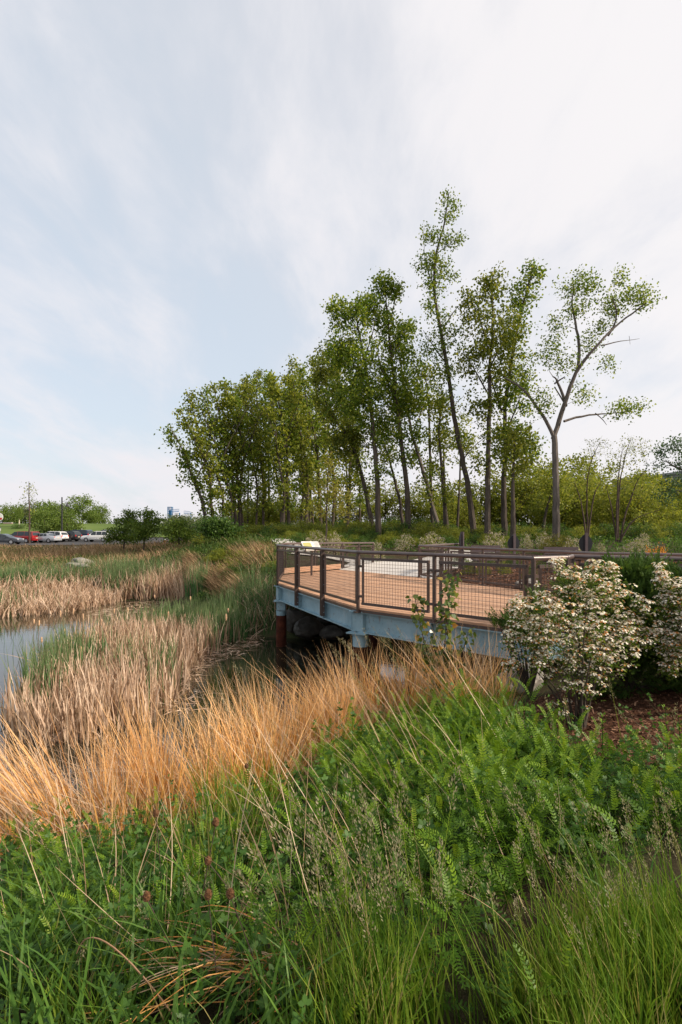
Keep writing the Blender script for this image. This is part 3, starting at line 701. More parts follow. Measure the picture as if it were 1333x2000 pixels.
for i, (px, py, Y, sx, sy, sz, lab) in enumerate([
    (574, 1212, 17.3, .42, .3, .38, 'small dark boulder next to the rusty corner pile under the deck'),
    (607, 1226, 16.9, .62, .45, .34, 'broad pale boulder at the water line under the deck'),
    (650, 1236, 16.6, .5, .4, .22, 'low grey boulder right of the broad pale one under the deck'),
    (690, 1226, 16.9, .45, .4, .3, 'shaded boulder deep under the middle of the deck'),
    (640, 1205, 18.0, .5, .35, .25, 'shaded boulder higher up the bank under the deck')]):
    rock(W(px, py, Y), (sx, sy, sz), lab, 'boulders at the water under the deck', 40 + i, i * 1.1, 'rock_shade')
for i, (px, py, sx, sy, sz, lab) in enumerate([
    (1035, 1352, .27, .26, .24, 'large pale block of stone beneath the flowering bush'),
    (990, 1352, .17, .16, .17, 'smaller upright grey stone left of the large block'),
    (985, 1392, .34, .22, .09, 'flat pale slab on the bank in front of the two stones'),
    (950, 1385, .22, .18, .10, 'small flat stone beside the dry stems at the bank')]):
    p = ray(px, py); rock(p + [0, .1, sz * .55], (sx, sy, sz), lab, 'stones on the bank near the flowering bush', 61 + i * 3, .4 * i)
for i, (px, py, s, lab) in enumerate([(148, 1120, .42, 'pale boulder on the far bank, leftmost of three'), (160, 1112, .5, 'pale boulder on the far bank, highest of three'), (164, 1121, .25, 'small pale boulder on the far bank, rightmost of three')]):
    p = ray(px, py); rock(p + [0, 0, .42], (s * 1.3, s * .9, s * .55), lab, 'boulders on the far bank', 80 + i, .6 * i)
for i, (x, y, s, lab) in enumerate([(6.3, 12.4, .55, 'pale flat boulder in the mulch behind the railing, above the bush'), (5.05, 15.2, .35, 'pale stone at the foot of the mulch bed railing'), (6.4, 15.6, .4, 'pale stone among the tufts in the middle of the mulch bed')]):
    rock((x, y, h1(x, y) + .12), (s * 1.25, s * .8, s * .42), lab, 'stones in the mulch bed', 91 + i, .7 * i)

# ------------------------------------------------------------------ trees
def dense_path(pts, rad, step=.35):
    """smooth-ish polyline resampled every `step` metres"""
    pts = np.asarray(pts, float); rad = np.asarray(rad, float)
    seg = np.linalg.norm(np.diff(pts, axis=0), axis=1); s = np.concatenate([[0], np.cumsum(seg)]); n = max(3, int(s[-1] / step))
    t = np.linspace(0, s[-1], n)
    P = np.column_stack([np.interp(t, s, pts[:, k]) for k in range(3)]); r = np.interp(t, s, rad)
    for _ in range(2): P[1:-1] = (P[:-2] + 2 * P[1:-1] + P[2:]) / 4
    return P, r

def grow_twigs(mb, nodes, nrad, targets, rg, sides=4, thick=.012, up=.5, wig=.12, sag=0.0):
    """joins each target point to the nearest lower piece of branch by a curved tapering twig"""
    nodes = [np.array(n) for n in nodes]; A = np.array(nodes); Rr = np.array(nrad)
    order = np.argsort([np.min(np.linalg.norm(A - t, axis=1)) for t in targets]); ends = []
    for i in order:
        t = targets[i]; d = A - t; dist = np.linalg.norm(d, axis=1)
        cost = dist + up * np.maximum(0, d[:, 2] + .25 * np.hypot(d[:, 0], d[:, 1]))
        j = int(np.argmin(cost)); a = A[j]; l = dist[j]
        if l < .05: ends.append((t, np.array([0, 0, 1.0]))); continue
        k = 3 if l < .8 else 4
        tt = np.linspace(0, 1, k + 1)[:, None]; P = a + (t - a) * tt
        P[1:-1] += rg.normal(size=(k - 1, 3)) * wig * l * .5; P[:, 2] += l * .14 * np.sin(tt[:, 0] * math.pi) - sag * l * tt[:, 0] ** 2
        r0 = min(Rr[j] * .62, thick + .011 * l); r = np.linspace(r0, max(.0035, thick * .32), k + 1)
        mb.tube(P, r, sides, False)
        A = np.concatenate([A, P[1:]]); Rr = np.concatenate([Rr, r[1:]]); ends.append((P[-1], P[-1] - P[-2]))
    return ends

LEAF5 = np.array([(0, 0), (0.22, 0.48), (0.6, 0.36), (1, 0), (0.6, -0.36), (0.22, -0.48)])
def leaf_cluster(ends, per, rad, size, rg, outline=LEAF5, droop=.5, wid=.85, flat=1.0):
    P = []; 
    for p, d in ends:
        n = max(2, int(per * rg.uniform(.55, 1.5))); dd = d / max(np.linalg.norm(d), 1e-6)
        q = rg.normal(size=(n, 3)) * rad * .5; q[:, 2] *= flat; q += dd * rg.uniform(-1.1, .9, n)[:, None] * rad
        P.append(p + q)
    P = np.concatenate(P); n = len(P)
    D = rand_dirs(n, rg); D[:, 2] -= droop; Nn = rand_dirs(n, rg); Nn[:, 2] += .5
    s = size * rg.uniform(.65, 1.25, n)
    return leaves(P, D, Nn, s, s * wid, outline, .12, rg)

def ell_targets(blobs, Y, rg, depth=1.0, base=None):
    out = []
    for b in blobs:
        cx, cy, rx, ry, n = b[:5]; yy = b[5] if len(b) > 5 else Y
        c = W(cx, cy, yy); k = yy / F; u = rand_dirs(n, rg) * (rg.random(n) ** .45)[:, None]
        out.append(c + u * np.array([rx * k, rx * k * depth, ry * k]))
    return np.concatenate(out)

def build_tree(name, label, group, base, stems, targets, leafm, barkm, rg, per=26, rad=.42, size=.12, outline=LEAF5, sides=8, thick=.012, up=.5, droop=.5, wid=.85, flat=1.0, cat='tree', lower=0.0):
    """stems: list of (points, radii) in world space; first one is the trunk"""
    root = empty(name, base, label, cat, group); O = np.array(base, float); mb = MB(); nodes = []; nr = []
    for k, (pts, rd) in enumerate(stems):
        P, r = dense_path(pts, rd); 
        P[1:-1] += rg.normal(size=(len(P) - 2, 3)) * .012
        mb.tube(P - O, r, sides if k == 0 else max(5, sides - 2), True)
        if lower: sel = P[:, 2] > base[2] + lower
        else: sel = np.ones(len(P), bool)
        nodes += list(P[sel]); nr += list(r[sel])
    tw = MB(); ends = grow_twigs(tw, nodes, nr, targets, rg, 4, thick, up)
    tw.v = [tuple(np.array(v) - O) for v in tw.v]; trunk = mb.build('trunk', barkm, root, True)
    tag(tw.build('branches', barkm, trunk, True), kind='stuff')
    V, Fc, r = leaf_cluster(ends, per, rad, size, rg, outline, droop, wid, flat)
    link('crown', np_mesh('crown', V - O, Fc, leafm, r), root)
    return root

def stem_px(pts, Y, r0, r1, jit=0.0, rg=rng):
    """trunk or limb drawn through photo pixels at distance Y"""
    n = len(pts); dy = np.cumsum(rg.normal(size=n)) * jit
    return np.array([W(p[0], p[1], Y + dy[i]) for i, p in enumerate(pts)]), np.linspace(r0, r1, n)

def big_tree(label, Y, trunk, r0, limbs, blobs, leafm, barkm, seed, per=26, rad=.40, size=.125, rtop=.03, depth=1.0):
    rg = np.random.default_rng(seed); T, tr = stem_px(trunk, Y, r0, rtop, .05, rg); size *= 1.22; per = int(per * .95); rad *= .95
    g = h1(T[0][0], Y); T[0][2] = g - .1; tr[0] *= 1.15
    st = [(T, tr)]
    for pts, a, b in limbs:
        Pl, rl = stem_px(pts, Y, a, b, .25, rg)
        j = np.argmin(np.linalg.norm(T[:, [0, 2]] - Pl[0][[0, 2]], axis=1)); Pl[:, 1] += (T[j][1] - Pl[0][1]); st.append((Pl, rl))
    if 102 <= seed <= 110:
        for t in (.30, .40, .50, .60):
            q = T[0] + (T[-1] - T[0]) * t; j = np.argmin(np.abs(T[:, 2] - q[2])); sx = np.interp(q[2], T[:, 2], T[:, 0]) / Y * F + CX; sy = HY - (q[2] - CZ) / Y * F
            blobs = blobs + [(sx + rg.uniform(-16, 16), sy, 24, 22, 8)]
    if seed in (101, 104): blobs = [(*b[:4], int(b[4] * 1.6)) for b in blobs]
    tg = ell_targets(blobs, Y, rg, depth)
    return build_tree('cottonwood_tree', label, 'tall cottonwood trees behind the deck', (T[0][0], Y, g), st, tg, leafm, barkm, rg, per, rad, size, lower=3.0)

big_tree('pale forked cottonwood standing alone at the right, with a Y shaped trunk', 30, [(1087, 1056), (1086, 960), (1085, 890), (1083, 852)], .195, [
    ([(1083, 856), (1070, 825), (1048, 795), (1030, 765), (1010, 750), (985, 737)], .10, .04),
    ([(1083, 856), (1095, 820), (1105, 790), (1118, 750), (1127, 725), (1150, 695), (1180, 660), (1205, 635), (1240, 608), (1264, 590)], .135, .03),
    ([(1127, 725), (1133, 690), (1128, 650), (1122, 625), (1115, 590), (1120, 560)], .09, .03),
    ([(1103, 795), (1098, 765), (1085, 745)], .085, .06), ([(1085, 745), (1077, 738)], .05, .03), ([(1087, 747), (1098, 740), (1108, 733)], .05, .03),
    ([(1104, 822), (1130, 812), (1150, 813), (1170, 805), (1190, 808), (1232, 803)], .075, .02), ([(1168, 805), (1185, 818), (1190, 828)], .03, .012),
    ([(1180, 662), (1197, 640), (1200, 612), (1188, 590)], .06, .025), ([(1178, 673), (1205, 665), (1225, 664), (1253, 659)], .04, .008), ([(1218, 664), (1220, 680)], .012, .006),
    ([(1101, 790), (1090, 770), (1081, 757)], .04, .03)],
    [(1130, 560, 42, 26, 50), (1125, 605, 26, 22, 22), (1200, 595, 34, 28, 40), (1248, 578, 38, 22, 40), (1213, 540, 9, 26, 12), (1088, 640, 18, 28, 16), (1150, 672, 20, 24, 18), (1070, 690, 26, 36, 22), (1183, 712, 16, 14, 9),
     (1060, 785, 26, 28, 24), (1140, 770, 28, 20, 16), (1222, 797, 40, 18, 34), (1110, 715, 28, 22, 18), (1180, 640, 20, 15, 10)],
    M['leaf_cotton'], M['bark_pale'], 101, 13, .36, .092, .155)
big_tree('straight slim cottonwood with ivy at its foot and a narrow crown', 32, [(952, 1045), (953, 950), (955, 850), (957, 780), (956, 720), (963, 650), (962, 560), (962, 530)], .17, [
    ([(957, 760), (935, 720), (915, 690)], .05, .02), ([(956, 720), (985, 670), (995, 640)], .05, .02), ([(958, 690), (940, 620), (922, 585)], .05, .015)],
    [(965, 560, 30, 34, 30), (945, 620, 42, 45, 40), (918, 580, 22, 22, 14), (960, 700, 45, 48, 44), (925, 700, 34, 40, 26), (985, 640, 38, 45, 34), (935, 790, 30, 40, 22)], M['leaf_olive'], M['bark'], 102)
big_tree('cottonwood with a leaning top right of the straight slim one', 33, [(986, 1048), (984, 950), (988, 870), (985, 800), (1000, 700), (1015, 620), (1035, 550), (1042, 522)], .17, [
    ([(985, 800), (965, 740), (955, 700)], .06, .02), ([(988, 850), (1010, 800), (1025, 760)], .06, .02)],
    [(1040, 535, 22, 22, 20), (1020, 580, 26, 38, 28), (1002, 650, 32, 48, 38), (1022, 720, 28, 44, 34), (1003, 780, 38, 46, 44), (1002, 860, 42, 42, 56), (1036, 880, 22, 34, 26)], M['leaf_cotton'], M['bark'], 103)
big_tree('tallest cottonwood, a curved leaning trunk with a sparse spire on top', 34, [(928, 1036), (915, 950), (900, 880), (885, 800), (875, 720), (860, 640), (848, 570), (850, 500), (868, 440), (877, 378)], .18, [
    ([(862, 650), (885, 610), (905, 590)], .04, .012), ([(850, 500), (880, 475), (905, 470)], .03, .008), ([(875, 720), (850, 690), (825, 650)], .05, .015), ([(848, 560), (830, 510), (828, 450)], .035, .01), ([(905, 900), (925, 870), (955, 850)], .04, .015)],
    [(877, 388, 16, 16, 9), (890, 402, 18, 8, 6), (872, 425, 18, 16, 10), (838, 455, 18, 26, 16), (868, 468, 20, 22, 18), (893, 470, 16, 14, 9), (832, 510, 22, 28, 24), (862, 520, 24, 24, 24), (845, 560, 26, 26, 26), (885, 540, 14, 8, 6), (868, 625, 26, 24, 18),
     (840, 600, 24, 20, 14), (842, 680, 36, 42, 34), (870, 740, 30, 42, 28), (890, 660, 22, 36, 18)], M['leaf_cotton'], M['bark'], 104, 13, .32, .105)
big_tree('slender cottonwood leaning left, its bare lower trunk against the sky', 36, [(864, 1038), (845, 990), (830, 930), (815, 880), (805, 850), (790, 760), (780, 690), (778, 650)], .15, [([(805, 850), (825, 800), (835, 760)], .05, .02)],
    [(782, 670, 28, 36, 30), (800, 720, 34, 36, 34), (785, 780, 36, 36, 36), (820, 780, 28, 36, 26), (800, 640, 12, 20, 8), (815, 850, 24, 26, 16)], M['leaf_cotton'], M['bark_pale'], 105)
big_tree('thin upright cottonwood just right of the slender leaning one', 37, [(846, 1036), (842, 950), (840, 860), (838, 790), (830, 720)], .12, [], [(832, 735, 28, 34, 26), (840, 800, 28, 36, 26), (850, 860, 24, 30, 16)], M['leaf_olive'], M['bark'], 106)
big_tree('cottonwood with two close trunks between the leaning ones', 35, [(876, 1040), (866, 960), (862, 900), (858, 840), (862, 780)], .14, [([(868, 1030), (868, 950), (866, 880)], .10, .05)], [(862, 790, 28, 32, 24), (872, 850, 24, 30, 18)], M['leaf_olive'], M['bark'], 107)
big_tree('dense cottonwood with a broad dark crown left of the tallest tree', 34, [(740, 1042), (738, 950), (733, 880), (727, 820), (722, 780), (712, 700), (700, 640), (695, 600)], .17, [
    ([(722, 780), (700, 730), (680, 690)], .07, .02), ([(712, 700), (725, 660), (735, 620)], .06, .02), ([(705, 660), (680, 620), (655, 600)], .05, .015)],
    [(657, 606, 24, 30, 26), (690, 612, 32, 38, 44), (700, 690, 48, 56, 84), (664, 680, 30, 46, 40), (720, 760, 48, 46, 66), (675, 775, 46, 46, 60), (715, 590, 16, 18, 12)], M['leaf_cotton'], M['bark'], 108, 28)
big_tree('tall cottonwood with a rounded double top and thick straight trunk', 35, [(800, 1036), (795, 950), (785, 870), (775, 780), (765, 700), (757, 620), (752, 550)], .18, [
    ([(765, 700), (785, 660), (795, 630)], .06, .015), ([(758, 640), (770, 600), (776, 565)], .05, .015), ([(775, 780), (745, 720), (735, 670)], .07, .02)],
    [(750, 556, 24, 26, 32), (776, 568, 12, 22, 13), (735, 600, 32, 34, 40), (762, 645, 32, 36, 38), (790, 690, 28, 42, 28), (778, 770, 42, 46, 48), (752, 830, 38, 46, 46), (800, 640, 10, 16, 6), (750, 720, 36, 36, 36)], M['leaf_cotton'], M['bark'], 109, 27)
big_tree('cottonwood bent to the left, its trunk crossing the others at the middle of the grove', 37, [(732, 1038), (715, 960), (700, 900), (680, 850), (655, 820), (636, 790), (625, 720)], .15, [([(680, 850), (690, 790), (695, 740)], .06, .02)],
    [(636, 690, 16, 22, 12), (630, 730, 30, 36, 40), (645, 790, 38, 40, 54), (690, 850, 40, 40, 48), (660, 860, 34, 34, 32)], M['leaf_olive'], M['bark'], 110)
for i, (pts, Y, r, lab) in enumerate([
    ([(1002, 1052), (1003, 980), (1002, 920), (1006, 860)], 31, .15, 'stout bare lower trunk left of the middle plaque, in the deepest shade'),
    ([(790, 1036), (782, 980), (770, 930), (755, 880), (740, 840)], 38, .12, 'dark trunk leaning left beside the thick straight trunk'),
    ([(1060, 1046), (1066, 1000), (1078, 960), (1082, 930)], 36, .10, 'short crooked tree just left of the forked cottonwood'),
    ([(893, 1034), (897, 960), (900, 900), (902, 850)], 40, .09, 'thin dark stem behind the foot of the tallest tree')]):
    x, y = pts[-1]; big_tree(lab, Y, pts, r, [], [(x, y, 30, 40, 34), (x + 10, y + 40, 30, 26, 20)], M['leaf_under'] if i in (0, 2) else M['leaf_olive'], M['bark'], 130 + i, 26, .45, .125, .04)

# the grove to the left: every trunk its own tree, fanning out and leaning left
gx_jit = np.random.default_rng(5)
gx = [408, 422, 434, 447, 458, 470, 481, 492, 502, 512, 523, 533, 541, 550, 560, 569, 578, 588, 597, 606, 615, 625, 636, 648, 660, 672, 686, 700]
tops = {408: (332, 835), 422: (352, 800), 434: (366, 765), 447: (392, 762), 458: (418, 752), 470: (440, 748), 481: (450, 745)}
for i, bx in enumerate(gx):
    rg = np.random.default_rng(300 + i); Y = 41 + (i * 7 % 13) * .95
    ty = np.interp(bx, [480, 520, 560, 600, 650, 700], [738, 722, 712, 704, 690, 680]) + rg.uniform(-4, 30); tx = bx - rg.uniform(8, 42)
    if bx in tops: tx, ty = tops[bx]; Y = 40 + i * .6
    bx += gx_jit.uniform(-9, 9) if i > 2 else 0
    b = 1032; ln = tx - bx
    tr = [(bx, b), (bx + ln * .10 + rg.uniform(-10, 10), b - (b - ty) * .25), (bx + ln * .33 + rg.uniform(-14, 14), b - (b - ty) * .5), (bx + ln * .66 + rg.uniform(-5, 5), b - (b - ty) * .76), (tx, ty)]
    T, r = stem_px(tr, Y, rg.uniform(.09, .16), .02, .1, rg); g = h1(T[0][0], Y); T[0][2] = g - .1
    blobs = []
    for t, rx, n in ((.16, 15, 7), (.28, 20, 11), (.40, 24, 15), (.52, 27, 20), (.64, 27, 22), (.76, 24, 20), (.88, 16, 14), (.97, 9, 7)):
        px = np.interp(t, [0, .25, .5, .76, 1], [q[0] for q in tr]); py = np.interp(t, [0, .25, .5, .76, 1], [q[1] for q in tr])
        if i < 2: rx *= .72; n = int(n * .7)
        blobs.append((px + rg.uniform(-8, 8), py, rx, rx * .95, n))
    limbs = []
    for t in (.45, .6):
        j = np.array([np.interp(t, [0, .25, .5, .76, 1], T[:, k]) for k in range(3)]); s = rg.choice([-1, 1])
        limbs.append((np.array([j, j + [s * .5, rg.uniform(-.5, .5), 1.2], j + [s * 1.1, rg.uniform(-.8, .8), 2.8]]), np.array([.06, .045, .015])))
    tg = ell_targets(blobs, Y, rg, 1.0)
    lab = {0: 'leftmost tree of the grove, leaning far out over the bank with a thin crown', 1: 'second tree from the left edge of the grove, leaning left', 2: 'third tree from the left edge of the grove, its top arching left', 3: 'fourth tree from the left edge of the grove', 4: 'fifth tree from the left edge of the grove', 27: 'last slender tree of the left grove, just before the dense dark cottonwood'}.get(i, 'slender olive green tree standing in the thick of the left grove')
    build_tree('grove_tree', lab, 'slender trees of the left grove', (T[0][0], Y, g), [(T, r)] + limbs, tg, M['leaf_olive'] if i % 3 else M['leaf_cotton'], M['bark'], rg, 19, .40, .185, lower=1.2, sides=7)

# small yellow-green street tree behind the deck
rg = np.random.default_rng(77); T, r = stem_px([(637, 1068), (638, 1000), (640, 930), (641, 890)], 27, .05, .015, 0, rg); g = h1(T[0][0], 27); T[0][2] = g
build_tree('sapling_tree', 'young yellow-green tree with a thin straight stem behind the back railing', None, (T[0][0], 27, g), [(T, r)], ell_targets([(642, 905, 20, 26, 18), (630, 955, 30, 26, 26), (660, 960, 28, 24, 22), (620, 995, 26, 16, 18), (668, 998, 26, 16, 18)], 27, rg), M['leaf_yellow'], M['bark'], rg, 15, .3, .10, lower=1.0)

# airy multi-stemmed trees on the right, nearly bare above
def airy(label, Y, stems, blobs, bare, seed, leafm):
    rg = np.random.default_rng(seed); st = []; x, _, z = W(stems[0][0][0], stems[0][0][1], Y); g = h1(x, Y)
    for pts in stems:
        Pt, r = stem_px(pts, Y, .05, .012, .1, rg); Pt[0][2] = g - .05; st.append((Pt, r))
    root = build_tree('airy_tree', label, 'half bare trees on the right', (x, Y, g), st, ell_targets(blobs, Y, rg), leafm, M['twig'], rg, 9, .35, .10, lower=1.2, thick=.009)
    tw = MB(); nodes = np.concatenate([dense_path(*s)[0][4:] for s in st]); tg = ell_targets(bare, Y, rg)
    ends = grow_twigs(tw, list(nodes), [.02] * len(nodes), tg, rg, 3, .006, .6); O = np.array([x, Y, g])
    tw.v = [tuple(np.array(v) - O) for v in tw.v]; tag(tw.build('bare_twigs', M['twig'], root), kind='stuff')
    V, Fc, r = leaf_cluster(ends, 4, .2, .07, rg); tag(link('buds', np_mesh('buds', V - O, Fc, M['leaf_olive'], r), root), kind='stuff')
airy('half bare tree with five thin stems, right of the third plaque', 29, [[(1207, 1062), (1208, 980), (1212, 930), (1222, 890), (1232, 860)], [(1204, 1062), (1206, 960), (1209, 920), (1216, 880)], [(1210, 1062), (1222, 1000), (1238, 960), (1250, 925), (1264, 915)], [(1210, 1050), (1230, 1018), (1262, 1002), (1290, 996)], [(1206, 1040), (1195, 990), (1185, 950)]],
     [(1245, 935, 35, 22, 26), (1225, 900, 24, 20, 12), (1270, 960, 30, 20, 22), (1265, 1010, 34, 16, 20)], [(1228, 880, 34, 30, 60), (1245, 870, 28, 22, 40), (1200, 905, 24, 24, 30), (1260, 890, 22, 18, 24)], 401, M['leaf_under'])
airy('half bare tree left of the building corner, dark forked stem', 31, [[(1147, 1050), (1147, 980), (1147, 930), (1158, 890), (1172, 865)], [(1147, 985), (1162, 955), (1178, 935)], [(1147, 985), (1132, 960), (1122, 940)]],
     [(1140, 905, 24, 24, 22), (1165, 945, 20, 16, 12), (1125, 960, 22, 20, 14)], [(1165, 885, 26, 22, 44), (1182, 868, 18, 14, 24), (1150, 870, 16, 18, 18)], 402, M['leaf_under'])

# tree leaning in from beyond the right edge
rg = np.random.default_rng(78)
st = [stem_px([(1440, 1070), (1430, 980), (1400, 935), (1360, 925), (1325, 918), (1300, 900)], 24, .16, .02, .1, rg), stem_px([(1405, 940), (1370, 975), (1330, 953), (1295, 960)], 24, .06, .015, .1, rg), stem_px([(1360, 925), (1340, 890), (1318, 872)], 24, .05, .015, .1, rg)]
g = h1(st[0][0][0][0], 24); st[0][0][0][2] = g
build_tree('bluish_green_tree', 'bluish green tree reaching in from the right edge above the building', None, (st[0][0][0][0], 24, g), st, ell_targets([(1295, 880, 22, 16, 16), (1325, 870, 20, 16, 20), (1290, 910, 18, 10, 9), (1345, 905, 30, 22, 30), (1320, 940, 26, 14, 18), (1390, 890, 40, 40, 50), (1400, 960, 40, 30, 30), (1310, 968, 26, 12, 14)], 24, rg), M['leaf_bluish'], M['bark'], rg, 17, .26, .085, lower=1.5)

# templates for bushes and for trees in the understory and far away --------
def template(kind, seed):
    rg = np.random.default_rng(seed)
    if kind == 'young':     # open young tree 5 m high
        H = 5.0; st = [(np.array([[0, 0, 0], [.1, 0, 1.2], [.0, .1, 2.6], [.15, 0, 4.6]]), np.array([.06, .05, .04, .012]))]
        for k in range(4):
            a = rg.uniform(0, 6.28); z = rg.uniform(.5, 1.8); st.append((np.array([[0, 0, z], [math.cos(a)*.6, math.sin(a)*.6, z + .8], [math.cos(a)*1.3, math.sin(a)*1.3, z + 2.0]]), np.array([.035, .025, .01])))
        u = rand_dirs(130, rg) * (rg.random(130) ** .4)[:, None]; tg = np.array([0, 0, 2.9]) + u * [1.9, 1.9, 2.2]
        per, rad, size = 30, .36, .14
    elif kind == 'bush':
        st = []
        for k in range(6):
            a = rg.uniform(0, 6.28); st.append((np.array([[0, 0, 0], [math.cos(a)*.3, math.sin(a)*.3, .5], [math.cos(a)*.8, math.sin(a)*.8, 1.1]]), np.array([.022, .016, .006])))
        u = rand_dirs(120, rg) * (rg.random(120) ** .35)[:, None]; u[:, 2] = np.abs(u[:, 2]) - .12; tg = np.array([0, 0, .25]) + u * [1.35, 1.35, 1.35]; tg[:, 2] = np.maximum(tg[:, 2], .1)
        per, rad, size = 26, .22, .075
    elif kind == 'round':   # dense rounded far tree 9 m high
        st = [(np.array([[0, 0, 0], [.1, 0, 2.0], [.0, .1, 5], [.15, 0, 8.0]]), np.array([.2, .17, .1, .03]))]
        u = rand_dirs(170, rg) * (rg.random(170) ** .33)[:, None]; tg = np.array([0, 0, 5.0]) + u * [3.3, 3.3, 4.0]
        lump = rg.normal(size=(7, 3)); lump /= np.linalg.norm(lump, axis=1)[:, None]
        tg += np.array([0, 0, 0]) + .5 * np.sign(u @ lump.T).sum(1)[:, None] * u * .25
        per, rad, size = 17, .7, .36
    return st, tg, per, rad, size, rg
def make_template(kind, seed, leafm, name, barkm=None):
    st, tg, per, rad, size, rg = template(kind, seed); mb = MB(); nodes = []; nr = []
    for P, r in st:
        P, r = dense_path(P, r, .25 if kind != 'round' else .8); mb.tube(P, r, 6); nodes += list(P[2:]); nr += list(r[2:])
    ends = grow_twigs(mb, nodes, nr, tg, rg, 3, .008 if kind != 'round' else .02)
    V, Fc, r = leaf_cluster(ends, per, rad, size, rg)
    root = bpy.data.objects.new(name, None); root['_t'] = 1
    a = bpy.data.objects.new('trunk' if kind != 'bush' else 'stems', None)
    tm = mb.build('trunk' if kind != 'bush' else 'stems', barkm or M['bark']); cm = link('crown' if kind != 'bush' else 'foliage', np_mesh('crown', V, Fc, leafm, r))
    meshes = (tm.data, cm.data); names = (tm.name.split('.')[0], cm.name.split('.')[0])
    for o in (tm, cm): bpy.data.objects.remove(o)
    bpy.data.objects.remove(root); bpy.data.objects.remove(a)
    return meshes, names
def place(tpl, name, loc, sc, rz, label, cat, group):
    (tm, cm), (n1_, n2_) = tpl
    r = empty(name, loc, label, cat, group, rz); r.scale = sc if not isinstance(sc, (int, float)) else (sc, sc, sc)
    link(n1_, tm, r); link(n2_, cm, r); return r
YT = [make_template('young', 500 + i, M['leaf_olive'] if i == 3 else M['leaf_under'], 't') for i in range(5)]
BT = [make_template('bush', 520 + i, M['leaf_dark'], 't', M['twig']) for i in range(3)]
BU = [make_template('bush', 530 + i, M['leaf_under'], 't', M['twig']) for i in range(3)]
BO = [make_template('bush', 535 + i, M['leaf_olive'], 't', M['twig']) for i in range(2)]
RT = [make_template('round', 540 + i, M['leaf_far'], 't') for i in range(3)]
RW = [make_template('round', 545 + i, M['leaf_willow'], 't') for i in range(2)]
rgp = np.random.default_rng(9)
def on_ground(px, Y): x = (px - CX) / F * Y; return (x, Y, h1(x, Y))
# understory behind the trunks
k = 0
for Y, xs in ((44, list(range(860, 1360, 30))), (52, list(range(420, 1380, 30))), (60, list(range(440, 640, 30))), (39, [1075, 1105, 1140, 1180, 1215, 1250, 1290, 1330])):
    for px in xs:
        px += rgp.uniform(-12, 12); Yj = Y + rgp.uniform(-3, 3); hgt_px = rgp.uniform(30, 85) if px < 640 else (rgp.uniform(28, 105) if px < 1000 else rgp.uniform(65, 145))
        if px > 1170: hgt_px *= .86
        if Y == 39: hgt_px *= .8
        s = (hgt_px / F * Yj + .5) / 5.0
        place(YT[(k * 7 + k // 5) % 5], 'young_tree', on_ground(px, Yj), (s * 1.15, s * 1.15, s), rgp.uniform(0, 6.28), 'young light green tree filling the gaps behind the trunks', 'tree', 'light green understory trees'); k += 1
# shrub belt at the feet of the trees
k = 0
for Y, x0, x1, st_, hp in ((36, 395, 720, 17, (22, 34)), (34, 690, 1080, 22, (20, 32)), (32.5, 540, 1000, 26, (16, 26)), (31, 660, 1060, 30, (13, 20)), (33, 1090, 1370, 30, (24, 38))):
    for px in np.arange(x0, x1, st_):
        px += rgp.uniform(-8, 8); Yj = Y + rgp.uniform(-1.5, 1.5); s = rgp.uniform(*hp) / F * Yj / 1.35
        tp, lab, gp = ((BT[k % 3], 'dark green bush in the belt at the feet of the trees', 'dark bushes below the trees') if (k * 7) % 5 < 2 else ((BU[k % 3], 'light green bush in the belt at the feet of the trees', 'light green bushes below the trees') if (k * 7) % 5 < 4 else (BO[k % 2], 'olive bush in the belt at the feet of the trees', 'olive bushes below the trees')))
        place(tp, 'bush', on_ground(px, Yj), (s * 1.25, s * 1.25, s), rgp.uniform(0, 6.28), lab, 'bush', gp); k += 1
# far tree line beyond the lawn
for i, (px, top, Y) in enumerate([(-20, 985, 150), (8, 984, 152), (24, 988, 147), (42, 982, 155), (62, 978, 150), (82, 982, 146), (98, 976, 152), (112, 980, 148), (128, 985, 144), (184, 990, 150), (200, 985, 146), (178, 1000, 138), (214, 1018, 160), (228, 1012, 170), (246, 1014, 175), (262, 1012, 165)]):
    x, y, z = on_ground(px, Y); H = CZ + (HY - top) / F * Y - z; s = H / 9.2; w = max(s, 30 / F * Y / 6.6 * .9) if top < 1005 else s
    s = H / 7.2; place(RT[i % 3] if i % 4 else RW[i % 2], 'far_tree', (x, y, z - 2.0 * s), (w * 1.25, w * 1.25, s), i * 1.3, 'rounded green tree in the row beyond the lawn', 'tree', 'row of trees beyond the lawn')
x, y, z = on_ground(162, 135); place(RT[1], 'far_tree', (x, y, z), (1.05, 1.05, (CZ + (HY - 966) / F * 135 - z) / 9.2), .7, 'tallest tree beyond the lawn, broad crown right of the lamp post', 'tree', None)
for i, (px, top, Y, lab) in enumerate([(88, 993, 98, 'small leafy tree behind the white car, left of the lamp post'), (132, 998, 100, 'small leafy tree just right of the lamp post')]):
    x, y, z = on_ground(px, Y); H = CZ + (HY - top) / F * Y - z; s = H / 9.2
    place(RT[i + 1], 'lot_tree', (x, y, z), (s * 1.35, s * 1.35, s), 2 + i, lab, 'tree', None)
x, y, z = on_ground(38, 118); place(RT[0], 'lot_tree', (x, y, z + .8), (.24, .24, .42), 1, 'tiny tree with a white trunk guard on the lawn', 'tree', None)
g_ = MB().tube([(0, 0, 0), (0, 0, 1.9)], .12, 8).build('trunk_guard', M['petal']); g_.parent = bpy.context.scene.objects[[o.name for o in bpy.data.objects if o.get('label', '').startswith('tiny tree')][0]]; g_.scale = (4.1, 4.1, 2.3); g_.location = (0, 0, -1.8)
x, y, z = on_ground(36, 116); place(BT[0], 'bush', (x, y, z), (.95, .95, .8), 1, 'low dark bush on the lawn beneath the tree with the white guard', 'bush', None)
